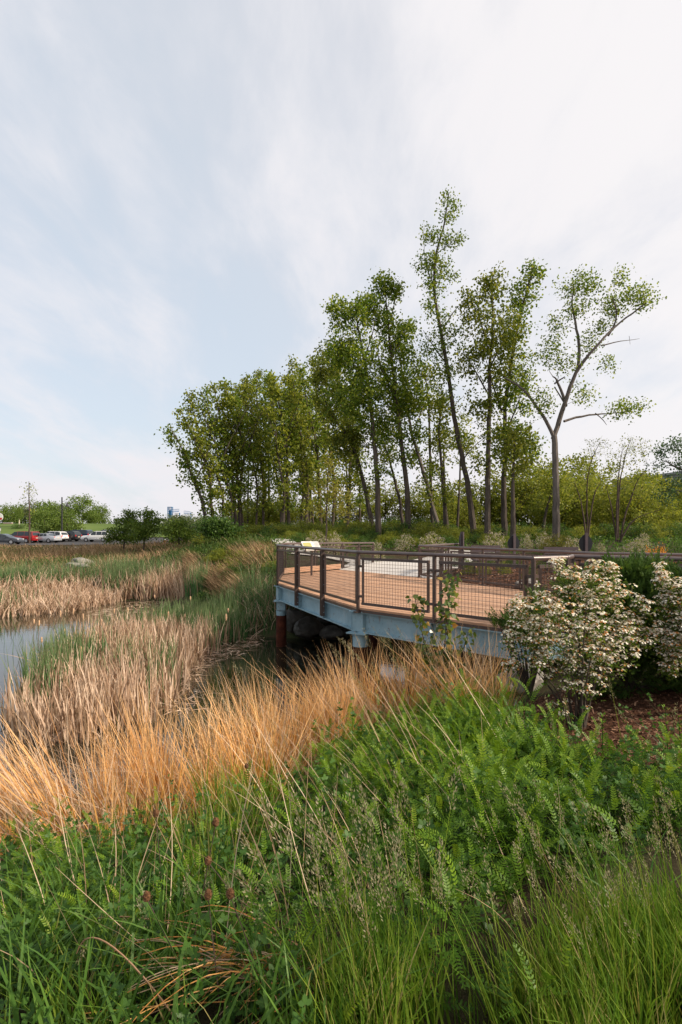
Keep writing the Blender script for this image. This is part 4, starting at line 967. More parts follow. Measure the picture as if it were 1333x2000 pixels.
# grey-green trees around the blue tower
for i, (px, top, Y) in enumerate([(335, 1008, 118), (352, 1003, 112), (372, 1006, 116), (392, 1008, 110), (405, 1006, 104), (318, 1020, 150), (302, 1022, 165)]):
    x, y, z = on_ground(px, Y); H = CZ + (HY - top) / F * Y - z; s = H / 9.2
    s = H / 7.2; place(RW[i % 2], 'far_tree', (x, y, z - 2.0 * s), (s * 1.75, s * 1.75, s), i * 1.1, 'grey-green rounded tree in front of the blue tower', 'tree', 'grey-green trees by the blue tower')

# flat-layered small trees on the left bank
def layered(label, Y, trunk, r0, blobs, seed, leafm=None):
    rg = np.random.default_rng(seed); T, r = stem_px(trunk, Y, r0, .015, .05, rg); g = h1(T[0][0], Y); T[0][2] = g - .05
    return build_tree('bank_tree', label, 'small layered trees on the left bank', (T[0][0], Y, g), [(T, r)], ell_targets(blobs, Y, rg, 1.0), leafm or M['leaf_locust'], M['bark'], rg, 40, .40, .105, thick=.01, up=.9, flat=.5, lower=.3)
layered('small layered tree on the left bank, the left one of the close pair', 40, [(241, 1078), (243, 1055), (246, 1030), (252, 1005)], .07, [(255, 1004, 14, 7, 14), (245, 1018, 26, 8, 26), (262, 1026, 26, 8, 24), (235, 1040, 28, 8, 28), (250, 1052, 34, 8, 32), (225, 1050, 16, 6, 12)], 601)
layered('small layered tree on the left bank, the right one of the close pair', 38, [(281, 1086), (281, 1060), (285, 1030), (290, 1006)], .065, [(290, 1004, 14, 7, 14), (298, 1016, 18, 7, 18), (280, 1024, 24, 8, 22), (295, 1034, 24, 8, 24), (278, 1046, 26, 8, 24)], 602)
layered('small layered tree on the left bank, below the blue tower', 36, [(350, 1068), (350, 1050), (347, 1030)], .06, [(348, 1022, 20, 7, 18), (340, 1036, 26, 8, 26), (362, 1040, 24, 8, 22), (348, 1052, 24, 7, 18)], 603)
layered('dark layered tree on the left bank, nearest the grove', 32, [(431, 1064), (431, 1045), (428, 1020)], .065, [(425, 1018, 26, 8, 26), (412, 1030, 30, 8, 30), (440, 1034, 26, 8, 26), (425, 1042, 34, 7, 26)], 604, M['leaf_dark'])
rg = np.random.default_rng(88); T, r = stem_px([(58, 1042), (58, 1000), (57, 965), (57, 940)], 84, .14, .03, 0, rg); g = h1(T[0][0], 84); T[0][2] = g
build_tree('bare_tree', 'tall nearly bare young tree standing behind the red car', None, (T[0][0], 84, g), [(T, r)], ell_targets([(58, 955, 12, 14, 26), (66, 968, 10, 10, 12), (46, 975, 10, 8, 8), (60, 1000, 14, 16, 18)], 84, rg), M['leaf_olive'], M['twig'], rg, 3, .5, .2, thick=.02, lower=1.5)

# ------------------------------------------------------------------ cars in the parking lot
M['glass'] = m_simple('dark_car_glass', (0.018, 0.026, 0.030), 0.08, 0, 0.6, 0.1); M['tyre'] = m_simple('tyre_rubber', (0.018, 0.018, 0.019), 0.8)
M['alloy'] = m_simple('alloy_rim', (0.45, 0.45, 0.46), 0.3, 0.8); M['tail'] = m_simple('red_lamp', (0.45, 0.018, 0.014), 0.2); M['lamp_clear'] = m_simple('clear_lamp', (0.7, 0.7, 0.68), 0.15); M['trim'] = m_simple('black_trim', (0.02, 0.02, 0.021), 0.5)
def paint(n, c, metal=0.0):
    m = new_mat(n); p = surf(m, c, 0.28, metal, 0.5); p.inputs['Coat Weight'].default_value = 0.6; p.inputs['Coat Roughness'].default_value = 0.05; return m
def car(kind, paintm, loc, heading, label, group='cars in the parking lot'):
    """length along +x (front), built from lofted side sections"""
    root = empty('parked_car', loc, label, 'car', group, heading)
    if kind == 'sedan': Ln, Wd, H, belt = 4.75, 1.82, 1.44, .92; low = [(-2.37, .42), (-2.36, .80), (-2.25, .99), (-1.55, 1.02), (1.0, .98), (1.9, .86), (2.28, .72), (2.37, .50), (2.33, .30), (-2.3, .30)]; top = [(-1.75, 1.0), (-.85, 1.40), (-.2, 1.44), (.25, 1.41), (1.15, .97)]
    elif kind == 'van': Ln, Wd, H, belt = 5.1, 1.98, 1.75, 1.02; low = [(-2.5, .40), (-2.53, .80), (-2.50, 1.04), (-2.0, 1.06), (1.25, 1.06), (2.1, .96), (2.48, .78), (2.55, .52), (2.48, .32), (-2.45, .32)]; top = [(-2.49, 1.03), (-2.28, 1.66), (-1.9, 1.74), (.1, 1.75), (.6, 1.66), (1.6, 1.05)]
    else: Ln, Wd, H, belt = 4.75, 1.88, 1.70, 1.02; low = [(-2.33, .45), (-2.37, .82), (-2.32, 1.05), (-1.8, 1.06), (1.0, 1.04), (1.95, .98), (2.30, .82), (2.38, .55), (2.3, .34), (-2.25, .34)]; top = [(-2.30, 1.04), (-1.98, 1.58), (-1.6, 1.68), (-.2, 1.70), (.25, 1.64), (1.05, 1.04)]
    w = Wd / 2
    def loft(prof, rows, name, mat, bevel):
        m = MB(); n = len(prof); V = []
        cx = np.mean([p[0] for p in prof]); cz = np.mean([p[1] for p in prof])
        for yy, sx, sz in rows: V += [(cx + (p[0]-cx)*sx, yy, cz + (p[1]-cz)*sz) for p in prof]
        Fc = [tuple(range(n)), tuple(range((len(rows)-1)*n, len(rows)*n))[::-1]]
        for k in range(len(rows)-1): Fc += [(k*n+i, k*n+(i+1) % n, (k+1)*n+(i+1) % n, (k+1)*n+i) for i in range(n)]
        return m.add(V, Fc).build(name, mat, root, True, bevel)
    body = loft(low, [(-w, .955, .86), (-w*.97, .985, .95), (-w*.8, 1, 1), (w*.8, 1, 1), (w*.97, .985, .95), (w, .955, .86)], 'body', paintm, 0)
    wt = w * .80
    V = []; n = len(top); m = MB()
    for s in (-1, 1):
        for x, z in top: t = (z - belt) / (H - belt); V.append((x, s * (w * .965 * (1 - max(0, t)) + wt * max(0, t)), z))
    m.add(V, [tuple(range(n))[::-1], tuple(range(n, 2*n))] + [(i, (i+1) % n, n+(i+1) % n, n+i) for i in range(n)])
    m.build('cabin', paintm, root, True, .03)
    # glass: inset side windows, windscreen, rear window
    def side_y(z, s): t = (z - belt) / (H - belt); return s * (w * .965 * (1 - t) + wt * t + .012)
    tx = [p[0] for p in top]; tz = [p[1] for p in top]
    def topz(x): return float(np.interp(x, tx, tz)) - .07
    xa, xb = tx[0] + (.28 if kind != 'sedan' else .75), tx[-1] - .35; splits = np.linspace(xa, xb, 4)
    for s in (-1, 1):
        for a, b in zip(splits[:-1], splits[1:]):
            a2, b2 = a + .04, b - .04; za, zb = max(belt + .1, topz(a2)), max(belt + .1, topz(b2)); P = [(a2, belt + .06), (b2, belt + .06), (b2, zb), ((a2+b2)/2, max(za, zb, topz((a2+b2)/2))), (a2, za)]
            f = MB(); V = [(x, side_y(z, s), z) for x, z in P]; V2 = [(x, side_y(z, s) - s*.03, z) for x, z in P]; k = len(P)
            f.add(V + V2, [tuple(range(k)), tuple(range(k, 2*k))[::-1]] + [(i, (i+1) % k, k+(i+1) % k, k+i) for i in range(k)]).build('side_window', M['glass'], root)
    for (p, q, nm) in ((top[0], top[1], 'rear_window'), (top[-1], top[-2], 'windscreen')):
        sg = -1 if nm == 'rear_window' else 1
        def at(t): return np.array([p[0] + (q[0]-p[0])*t, p[1] + (q[1]-p[1])*t])
        a, b = at(.12), at(.88); o = np.array([q[1]-p[1], p[0]-q[0]]); o = o / np.linalg.norm(o); o = o if o[0]*sg > 0 else -o
        ya, yb = abs(side_y(a[1], 1)) - .12, abs(side_y(b[1], 1)) - .12; V = []
        for e in (.012, -.02): V += [(a[0]+o[0]*e, -ya, a[1]+o[1]*e), (a[0]+o[0]*e, ya, a[1]+o[1]*e), (b[0]+o[0]*e, yb, b[1]+o[1]*e), (b[0]+o[0]*e, -yb, b[1]+o[1]*e)]
        MB().add(V, [(0,1,2,3),(7,6,5,4),(0,4,5,1),(1,5,6,2),(2,6,7,3),(3,7,4,0)]).build(nm, M['glass'], root)
    for x in (-Ln*.285, Ln*.30):
        for s in (-1, 1):
            wl = MB().tube([(x, s*(w-.2), .34), (x, s*(w+.012), .34)], .345, 18).build('wheel', M['tyre'], root, True)
            MB().tube([(x, s*(w+.005), .34), (x, s*(w+.022), .34)], .21, 10).build('rim', M['alloy'], wl, True)
    for s in (-1, 1):
        MB().box((low[1][0] + .08, s * w * .80, .92 if kind != 'sedan' else .86), (.14, .24, .30 if kind != 'sedan' else .16)).build('tail_light', M['tail'], root, bevel=.02)
        MB().box((low[6][0] - .09, s * w * .72, .70), (.2, .34, .14)).build('headlight', M['lamp_clear'], root, bevel=.02)
        MB().box((tx[-1] - .28, s * (w + .07), belt + .06), (.12, .18, .13)).build('mirror', paintm, root, bevel=.02)
    MB().box((low[0][0] + .03, 0, .46), (.16, Wd * .86, .2)).build('bumper', M['trim'] if kind == 'suv' else paintm, root, bevel=.03)
    MB().box((low[1][0] - .005, 0, .74), (.02, .5, .13)).build('number_plate', M['petal'], root)
pt = dict(red=paint('red_car_paint', (0.26, 0.012, 0.014)), white=paint('white_car_paint', (0.78, 0.78, 0.77)), silver=paint('silver_car_paint', (0.42, 0.44, 0.47), .3), black=paint('black_car_paint', (0.014, 0.015, 0.018)), navy=paint('navy_car_paint', (0.012, 0.022, 0.055)), grey=paint('slate_car_paint', (0.050, 0.058, 0.072), .3))
def put_car(kind, c, px, Y, head, label):
    x = (px - CX) / F * Y; car(kind, pt[c], (x, Y, h1(x, Y) + .065), R(head), label)
put_car('sedan', 'grey', 8, 77, 2, 'dark slate sedan at the left edge, its hood pointing right')
put_car('van', 'red', 44, 86, 170, 'dark red minivan seen from its rear corner')
put_car('sedan', 'silver', 88, 86.5, 168, 'silver sedan with a red tail light squeezed between the red minivan and the white car')
put_car('suv', 'white', 102, 90, 171, 'white boxy car with dark windows beside the silver sedan')
put_car('suv', 'black', 129, 92, 170, 'black hatchback with red tail light below the lamp post')
put_car('van', 'navy', 152, 97, 171, 'dark navy car between the black hatchback and the white crossover')
put_car('suv', 'white', 191, 90, 176, 'large white crossover seen from the side, nearest to the layered trees')
put_car('suv', 'silver', 206, 97, 170, 'light grey car half hidden behind the white crossover')
put_car('sedan', 'white', 226, 98, 172, 'white sedan at the end of the row, partly behind the layered tree')
put_car('sedan', 'silver', 252, 100, 172, 'pale silver sedan glimpsed through the layered tree')
put_car('van', 'white', 312, 128, 172, 'distant white van beyond the orange hydrant')

# street lamp
x, y, z = on_ground(121.5, 92); root = empty('street_lamp', (x, y, z), 'black lamp post with a bell lantern hanging from a side arm', 'street lamp')
H = CZ + (HY - 971) / F * 92 - z; m = MB().tube([(0, 0, 0), (0, 0, .9)], .13, 10).tube([(0, 0, .85), (0, 0, H)], [.13, .10], 10).build('pole', M['trim'], root, True)
MB().tube([(0, 0, H - .75), (.45, 0, H - .62), (.88, 0, H - .66), (.88, 0, H - .9)], .028, 6).build('arm', M['trim'], root, True)
MB().tube([(.88, 0, H - .85), (.88, 0, H - 1.1), (.88, 0, H - 1.3), (.88, 0, H - 1.55)], [.07, .14, .17, .33], 12).build('lamp_shade', M['trim'], root, True)
# parking signs with blue tops
M['blue_sign'] = m_simple('blue_sign', (0.03, 0.10, 0.36), 0.5); M['white_sign'] = m_simple('white_sign', (0.72, 0.72, 0.70), 0.5)
for px, lab in ((142.5, 'white and blue parking sign behind the black hatchback'), (160, 'white and blue parking sign behind the navy car'), (1, 'white and blue parking sign at the left edge behind the slate sedan')):
    x, y, z = on_ground(px, 101); zt = CZ + (HY - 1031) / F * 101; root = empty('parking_sign', (x, y, z), lab, 'sign', 'parking signs')
    MB().tube([(0, 0, 0), (0, 0, zt - z)], .03, 6).build('post', M['alloy'], root); MB().box((0, -.04, zt - z - .32), (.24, .03, .46)).build('plate', M['white_sign'], root); MB().box((0, -.04, zt - z - .03), (.24, .031, .11)).build('blue_plate', M['blue_sign'], root)
# hydrant
x, y, z = on_ground(323, 74); root = empty('hydrant', (x, y, z), 'small orange-red hydrant with a pale cap beside the far path', 'hydrant'); M['hyd'] = m_simple('hydrant_orange', (0.55, 0.085, 0.02), 0.5)
MB().tube([(0, 0, 0), (0, 0, .08), (0, 0, .09), (0, 0, .50)], [.16, .16, .11, .11], 10).build('barrel', M['hyd'], root, True); MB().tube([(0, 0, .49), (0, 0, .55), (0, 0, .66), (0, 0, .72)], [.14, .14, .10, .03], 10).build('cap', M['white_sign'], root, True); MB().tube([(-.2, 0, .38), (.2, 0, .38)], .055, 8).build('outlet', M['hyd'], root)
# low pinkish wall and the coloured board at the left edge
x, y, z = on_ground(16, 132); zt = CZ + (HY - 1020.5) / F * 132
MB_ = MB().box((0, 0, 0), (2.0, .4, .6)); root = empty('low_wall', (x, y, z), 'low pinkish wall on the lawn at the left', 'wall'); M['pink'] = m_simple('pinkish_wall', (0.46, 0.27, 0.27), 0.8)
MB().box((0, 0, (zt - z - .12) / 2), (2.0, .4, zt - z - .12)).build('wall', M['pink'], root); MB().box((0, 0, zt - z - .06), (2.1, .5, .12)).build('coping', M['concrete'], root)
x, y, z = on_ground(-2, 125); root = empty('coloured_board', (x, y, z), 'rounded white and red board on a green post at the left edge', 'sign'); zc = CZ + (HY - 1010) / F * 125 - z
MB().tube([(0, -.06, zc), (0, .06, zc)], .95, 20).build('board', M['white_sign'], root); MB().box((.25, -.09, zc - .35), (1.0, .05, .42)).build('red_band', M['tail'], root); MB().box((0, 0, (zc - .95) / 2), (.3, .1, zc - .9)).build('post', M['leaf_far'], root)

# blue tower with conveyor
M['tower_blue'] = m_simple('tower_blue', (0.035, 0.16, 0.34), 0.5); M['tower_pale'] = m_simple('tower_pale', (0.55, 0.58, 0.62), 0.6)
Yt = 210; x, y, z = on_ground(333, Yt); root = empty('hoist_tower', (x, y, z), 'distant blue hoist tower with an open top frame', 'tower'); k = Yt / F
zt = CZ + (HY - 990) * k - z; hw = 4.2 * k * 1.0
for sx in (-1, 1):
    for sy in (-1, 1): MB().box((sx * hw * .9, sy * hw * .9, zt / 2), (.22, .22, zt)).build('leg', M['tower_blue'], root)
m = MB()
for i in range(9):
    a, b = zt * i / 9, zt * (i + 1) / 9
    for sy in (-1, 1): m.bar((-hw * .9, sy * hw * .9, b - .06), (hw * .9, sy * hw * .9, b - .06), .13, .13); m.bar((-hw * .9, sy * hw * .9, a), (hw * .9, sy * hw * .9, b - .1), .09, .09)
m.build('bracing', M['tower_blue'], root); MB().box((0, 0, zt - 3.4), (hw * 1.1, hw * 1.1, 4.4)).build('core', M['tower_blue'], root); MB().box((0, 0, zt - .1), (hw * 2.1, hw * 2.1, .2)).build('cap_frame', M['tower_blue'], root)
root2 = empty('conveyor', (x + 9 * k, y, z), 'thin blue conveyor gantry right of the distant tower', 'conveyor'); m = MB()
for a, b in (((5 * k - 9 * k, 0, zt - 10 * k), (17 * k - 9 * k + 0, 0, zt - 9 * k)), ((27 * k - 9 * k, 0, zt - 12.5 * k), (39 * k - 9 * k, 0, zt - 14 * k))):
    m.bar(a, b, .16, .2); m.bar(np.array(a) + [0, 0, .9], np.array(b) + [0, 0, .9], .1, .1)
    for t in np.linspace(0, 1, 7): p = np.array(a) * (1 - t) + np.array(b) * t; m.bar(p, p + [0, 0, .9], .08, .08)
m.build('gantry', M['tower_blue'], root2)
for q in (9, 31): MB().box((q * k - 0 * k, .3, (zt - 12 * k) / 2), (.3, .3, zt - 11 * k)).build('support', M['tower_blue'], root2)
MB().box((4 * k, 0, zt - 15 * k), (7 * k, 1.5, 6 * k)).build('hopper', M['tower_pale'], root2)

# orange hoist behind the tallest tree
M['orange'] = m_simple('orange_paint', (0.62, 0.20, 0.025), 0.5)
Yo = 48; x, y, z = on_ground(920, Yo); root = empty('orange_hoist', (x, y, z), 'orange post with a lattice arm seen between the trunks', 'machine'); k = Yo / F; zt = CZ + (HY - 1010) * k - z
MB().box((0, 0, zt / 2), (5.5 * k, .3, zt)).build('post', M['orange'], root); m = MB()
a, b = np.array([-3 * k, 0, zt - 3 * k]), np.array([-33 * k, 0, zt - 14 * k])
m.bar(a, b, .05, .05); m.bar(a - [0, 0, 7 * k], b - [0, 0, 3 * k], .05, .05)
for t in np.linspace(0, 1, 9): p = a * (1 - t) + b * t; q = (a - [0, 0, 7 * k]) * (1 - t) + (b - [0, 0, 3 * k]) * t; q2 = p + (b - a) / 8 if t < 1 else p; m.bar(p, q, .03, .03); m.bar(q, q2, .03, .03) if t < 1 else None
m.build('lattice_arm', M['orange'], root)

# glass building at the right
root = empty('office_building', (0, 0, 0), 'low glass-banded building behind the trees at the right', 'building'); M['bwall'] = m_simple('building_panel', (0.27, 0.27, 0.25), 0.6); M['bglass'] = m_simple('building_glass', (0.10, 0.135, 0.16), 0.08, 0, 0.6, 0.3, 0.8)
A = W(1196, 940, 86); B = W(1560, 860, 58); A[2] = 9.0; B[2] = 9.0; d = (B - A)[:2]; Lb = np.linalg.norm(d); u = d / Lb; nrm2 = np.array([u[1], -u[0]])
if nrm2 @ (-A[:2]) < 0: nrm2 = -nrm2
ang = math.atan2(u[1], u[0]); mid = (A[:2] + B[:2]) / 2 - nrm2 * 6; root.location = (mid[0], mid[1], h1(mid[0], mid[1]) - .2); root.rotation_euler = (0, 0, ang); HB = 8.9 - root.location.z; 
fy = 6.0 if (Matrix.Rotation(ang, 2) @ Vector((0, 1))).dot(Vector(nrm2)) > 0 else -6.0; sg = 1 if fy > 0 else -1
MB().box((0, 0, HB / 2), (Lb, 12, HB)).build('wall', M['bwall'], root); MB().box((0, 0, HB + .15), (Lb + .5, 12.5, .3)).build('roof', M['bwall'], root); MB().box((Lb * .12, 0, HB + .9), (Lb * .35, 7, 1.2)).build('roof_block', M['tower_pale'], root)
nw = 13
for fl in range(3):
    zc = HB - 1.35 - fl * 2.5
    if zc < .8: break
    for i in range(nw):
        wv = Lb / nw; f = MB().box((-Lb/2 + wv * (i + .5), fy + sg * .03, zc), (wv * .94, .10, 1.65)).build('window', M['tower_pale'], root)
        for s in (-1, 1): MB().box((-Lb/2 + wv * (i + .5 + s * .225), fy + sg * .06, zc), (wv * .42, .08, 1.5)).build('pane', M['bglass'], f)

# ------------------------------------------------------------------ bushes with flowers behind the deck, bed plants
def flower_template(seed):
    rg = np.random.default_rng(seed); st, tg, per, rad, size, _ = template('bush', seed); mb = MB(); nodes = []; nr = []
    for P, r in st: P, r = dense_path(P, r, .25); mb.tube(P, r, 5); nodes += list(P[2:]); nr += list(r[2:])
    ends = grow_twigs(mb, nodes, nr, tg, rg, 3, .006)
    V, Fc, r = leaf_cluster(ends, 7, .2, .07, rg); sel = [e for e in ends if rg.random() < .9]
    V2, F2, r2 = leaf_cluster([(p + np.array([0, 0, .03]), d) for p, d in sel], 13, .15, .06, rg, flat=.6)
    res = []
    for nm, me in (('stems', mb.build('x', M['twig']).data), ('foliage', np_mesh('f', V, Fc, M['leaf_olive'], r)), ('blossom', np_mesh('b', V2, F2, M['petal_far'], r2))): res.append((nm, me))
    for o in list(bpy.data.objects):
        if o.name.startswith('x'): bpy.data.objects.remove(o)
    return res
FT = [flower_template(700 + i) for i in range(3)]
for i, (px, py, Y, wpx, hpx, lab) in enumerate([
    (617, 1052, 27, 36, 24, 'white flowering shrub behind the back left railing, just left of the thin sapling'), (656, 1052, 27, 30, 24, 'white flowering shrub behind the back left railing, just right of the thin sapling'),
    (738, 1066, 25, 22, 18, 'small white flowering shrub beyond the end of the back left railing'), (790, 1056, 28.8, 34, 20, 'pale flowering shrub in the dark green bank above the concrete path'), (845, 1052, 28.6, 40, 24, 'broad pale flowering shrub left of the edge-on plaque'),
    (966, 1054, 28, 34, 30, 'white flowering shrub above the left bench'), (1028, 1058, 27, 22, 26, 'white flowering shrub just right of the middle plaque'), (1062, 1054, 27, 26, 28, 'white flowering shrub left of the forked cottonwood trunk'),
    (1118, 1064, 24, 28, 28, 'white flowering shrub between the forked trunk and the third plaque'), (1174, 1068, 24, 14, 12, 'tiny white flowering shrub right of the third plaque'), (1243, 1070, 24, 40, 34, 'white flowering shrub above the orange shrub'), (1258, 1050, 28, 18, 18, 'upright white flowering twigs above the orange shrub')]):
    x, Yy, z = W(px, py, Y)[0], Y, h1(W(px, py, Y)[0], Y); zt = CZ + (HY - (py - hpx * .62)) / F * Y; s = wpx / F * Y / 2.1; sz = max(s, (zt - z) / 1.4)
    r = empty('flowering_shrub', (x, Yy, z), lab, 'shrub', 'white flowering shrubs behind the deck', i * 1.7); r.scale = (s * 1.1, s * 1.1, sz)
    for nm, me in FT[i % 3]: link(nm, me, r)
def simple_bush(px, py, Y, wpx, hpx, mat, label, name='bush', seed=0, cat='bush', group=None):
    tp = make_template('bush', 900 + seed, mat, 't', M['twig']); x = W(px, py, Y)[0]; z = h1(x, Y); zt = CZ + (HY - (py - hpx / 2)) / F * Y
    s = wpx / F * Y / 2.7; place(tp, name, (x, Y, z), (s, s, max(.25, (zt - z) / 1.6)), seed, label, cat, group)
simple_bush(1285, 1076, 15.5, 66, 34, M['orange_leaf'], 'orange-leaved shrub beyond the railing at the right', 'orange_shrub', 1)
simple_bush(1232, 1082, 16.0, 40, 16, M['orange_leaf'], 'low orange growth left of the orange-leaved shrub', 'orange_shrub', 2)
simple_bush(1330, 1062, 17, 50, 50, M['leaf_dark'], 'dark round bush at the right edge behind the orange-leaved shrub', 'bush', 3)
simple_bush(1090, 1055, 25, 70, 34, M['leaf_yellow'], 'bright yellow-green bush at the foot of the forked cottonwood', 'bush', 4)
for i, (px, Y, w, t) in enumerate([(915, 19.2, 26, 1093), (945, 18.6, 30, 1094), (985, 18.4, 30, 1094), (1035, 16.0, 34, 1100), (1110, 16.6, 30, 1096), (1000, 21.5, 46, 1072), (1180, 15.5, 40, 1090), (1060, 19.6, 40, 1080), (900, 22.5, 44, 1070), (1200, 20.5, 60, 1070), (1290, 20, 60, 1072), (1150, 22.5, 50, 1066), (950, 22.8, 50, 1068)]):
    x = (px - CX) / F * Y; z = h1(x, Y); s = w / F * Y / 2.7; zt = CZ + (HY - t) / F * Y
    labs = ['low green tuft in the mulch behind the railing, nearest the back plaque', 'low grey-green tuft in the mulch below the left bench', 'low green tuft in the mulch left of the middle plaque', 'dark round tuft in the mulch, nearest the small corner panel', 'low tuft in the mulch below the right bench', 'low juniper at the foot of the middle plaque', 'low juniper at the foot of the third plaque', 'low juniper between the two benches', 'low juniper beside the edge-on plaque', 'low juniper right of the third plaque', 'low juniper behind the orange-leaved shrub', 'low juniper behind the right bench', 'low juniper behind the left bench']
    place((BT if i > 4 or i == 3 else BO)[i % 2], 'bed_plant', (x, Y, z), (s, s, max(.12, (zt - z) / 1.6)), i, labs[i], 'plant', 'low plants in the mulch bed')
# dark leafy growth on the bank left of the deck
k = 0
for i in range(34):
    px, py = rgp.uniform(400, 545), 0; Y = rgp.uniform(19.0, 29); x = (px - CX) / F * Y; z = h1(x, Y)
    if z < -1.45: continue
    s = rgp.uniform(.22, .5); place([BT[k % 3], BU[k % 3], BO[k % 2]][k % 3], 'bush', (x, Y, z - .05), (s * 1.3, s * 1.3, s * .9), i, ['dark green low bush on the bank left of the deck', 'light green low bush on the bank left of the deck', 'olive low bush on the bank left of the deck'][k % 3], 'bush', ['dark low bushes on the deck side bank', 'light low bushes on the deck side bank', 'olive low bushes on the deck side bank'][k % 3]); k += 1
# second row that closes the view under the far crowns
k = 0
for Y, x0, x1, st_ in ((47, 400, 1380, 26), (57, 410, 1380, 34)):
    for px in np.arange(x0, x1, st_):
        px += rgp.uniform(-8, 8); s = rgp.uniform(20, 34) / F * Y / 1.35
        place(BU[k % 3] if k % 2 else BT[k % 3], 'bush', on_ground(px, Y), (s * 1.5, s * 1.5, s), k, 'half hidden light bush far in under the trees' if k % 2 else 'half hidden dark bush far in under the trees', 'bush', 'light bushes far in under the trees' if k % 2 else 'dark bushes far in under the trees'); k += 1

# ------------------------------------------------------------------ reeds and bank grass
def clumped(poly, n, per, spread, rg):
    c = scatter(poly, max(1, n // per), rg); p = np.repeat(c, per, 0) + rg.normal(size=(len(c) * per, 2)) * spread; return p, np.repeat(rg.random(len(c)), per)
def low_noise(p, s, ph=0): return np.sin(p[:, 0] * s + 1.7 * np.sin(p[:, 1] * s * .8 + ph)) * np.sin(p[:, 1] * s * 1.1 + 1.3 * np.sin(p[:, 0] * s * .7 + 2 * ph))
def blades_on(p, hmin, hmax, w, lean, leansd, curlsd, segs=3, rg=rng, water=False, sink=.03, cl=None):
    if cl is not None:
        keep = np.sin(p[:, 0] * 6.1 + 2 * np.sin(p[:, 1] * 4.3)) * np.sin(p[:, 1] * 7.3 + 1.5 * np.sin(p[:, 0] * 3.7)) + rg.normal(size=len(p)) * .25 > -.22
        p, cl = p[keep], cl[keep]
    z = hgt(p[:, 0], p[:, 1]); z = np.maximum(z, WATER_Z - .05) if water else z
    n = len(p); P = np.column_stack([p, z - sink]); H = rg.uniform(hmin, hmax, n)
    ln = np.array(lean)[None] + rg.normal(size=(n, 2)) * leansd; cu = rg.normal(size=(n, 2)) * curlsd + np.array(lean)[None] * .4
    if cl is not None:
        H = H * (.62 + .62 * cl); u = np.sin(cl * 97.0) ; ln = ln + np.column_stack([u * .16, np.cos(cl * 131.0) * .10])
    V, Fc, r, t = ribbons(P, H, ln, cu, w * rg.uniform(.6, 1.4, n), segs, None, rg)
    if cl is not None: r = np.clip(r * .6 + np.repeat((cl * 7.31) % 1.0, 2 * (segs + 1)) * .4, 0, 1)
    return V, Fc, r, t
rg = np.random.default_rng(21)
ISLAND = region([(35, 1400), (85, 1335), (115, 1290), (150, 1262), (220, 1243), (330, 1222), (430, 1204), (485, 1206), (498, 1238), (445, 1264), (390, 1288), (362, 1330), (335, 1385), (255, 1432), (120, 1462), (0, 1440)], 0, True)
FAR_A = region([(-120, 1214), (0, 1206), (120, 1200), (215, 1181), (245, 1172), (240, 1152), (100, 1148), (-120, 1148)], 0, True)
FAR_B = region([(205, 1172), (345, 1168), (400, 1172), (395, 1150), (350, 1135), (225, 1140)], 0, True)
dry, grn = Merge(), Merge()
p, c = clumped(ISLAND, 6000, 9, .14, rg); g = low_noise(p, .55, .4)
gx_ = np.clip((p[:, 1] - 13) / 4, -1, 1) * .30
isg = (g + rg.normal(size=len(p)) * .35 + gx_) > .12
dry.add(*blades_on(p[~isg], .55, 1.12, .034, (-.02, 0), .10, .11, 4, rg, True)); grn.add(*blades_on(p[isg], .75, 1.25, .032, (0, 0), .10, .08, 3, rg, True))
p, c = clumped(ISLAND, 1300, 6, .15, rg); dry.add(*blades_on(p, .35, .75, .032, (0, 0), .55, .6, 4, rg, True))      # bent and broken leaves low down
p, c = clumped(region([(40, 1400), (78, 1345), (130, 1308), (150, 1325), (95, 1400)], 0, True), 520, 9, .12, rg); grn.add(*blades_on(p, .9, 1.4, .022, (-.03, 0), .1, .08, 3, rg, True))
p, c = clumped(FAR_A, 4600, 10, .22, rg); isg = low_noise(p, .4, 1.2) + rg.normal(size=len(p)) * .3 + (p[:, 1] - 26) * .10 > .35
dry.add(*blades_on(p[~isg], .5, 1.10, .042, (0, 0), .25, .34, 3, rg, True)); grn.add(*blades_on(p[isg], .8, 1.25, .040, (0, 0), .1, .1, 3, rg, True))
p, c = clumped(FAR_B, 3000, 10, .22, rg); isg = low_noise(p, .6, .2) + rg.normal(size=len(p)) * .4 > .05
dry.add(*blades_on(p[~isg], .7, 1.4, .040, (0, 0), .12, .2, 3, rg, True)); grn.add(*blades_on(p[isg], .9, 1.6, .038, (0, 0), .1, .08, 3, rg, True))
for pts, n, gr in (([(-80, 1152), (120, 1140), (250, 1128), (345, 1130), (350, 1112), (220, 1108), (-80, 1128)], 3200, .25), ([(420, 1186), (500, 1226), (545, 1222), (535, 1180), (470, 1160)], 1500, .2)):
    p, c = clumped(region(pts), n, 9, .3, rg); isg = rg.random(len(p)) < .62
    dry.add(*blades_on(p[~isg], .4, 1.0, .022, (0, 0), .3, .3, 3, rg)); grn.add(*blades_on(p[isg], .6, 1.2, .022, (0, 0), .15, .12, 3, rg))
# a few leaves standing out in the open water
p = scatter(region([(0, 1300), (0, 1230), (130, 1225), (90, 1260), (50, 1310)], 0, True), 24, rg); grn.add(*blades_on(p, .4, .9, .016, (0, 0), .15, .2, 3, rg, True))
tag(dry.obj('dry_cattails', M['reed_dry']), 'tan dead cattail leaves standing and bent in the pond', 'reeds', None, 'stuff')
tag(grn.obj('green_cattails', M['reed_green']), 'fresh green cattail leaves standing among the dead ones', 'reeds', None, 'stuff')
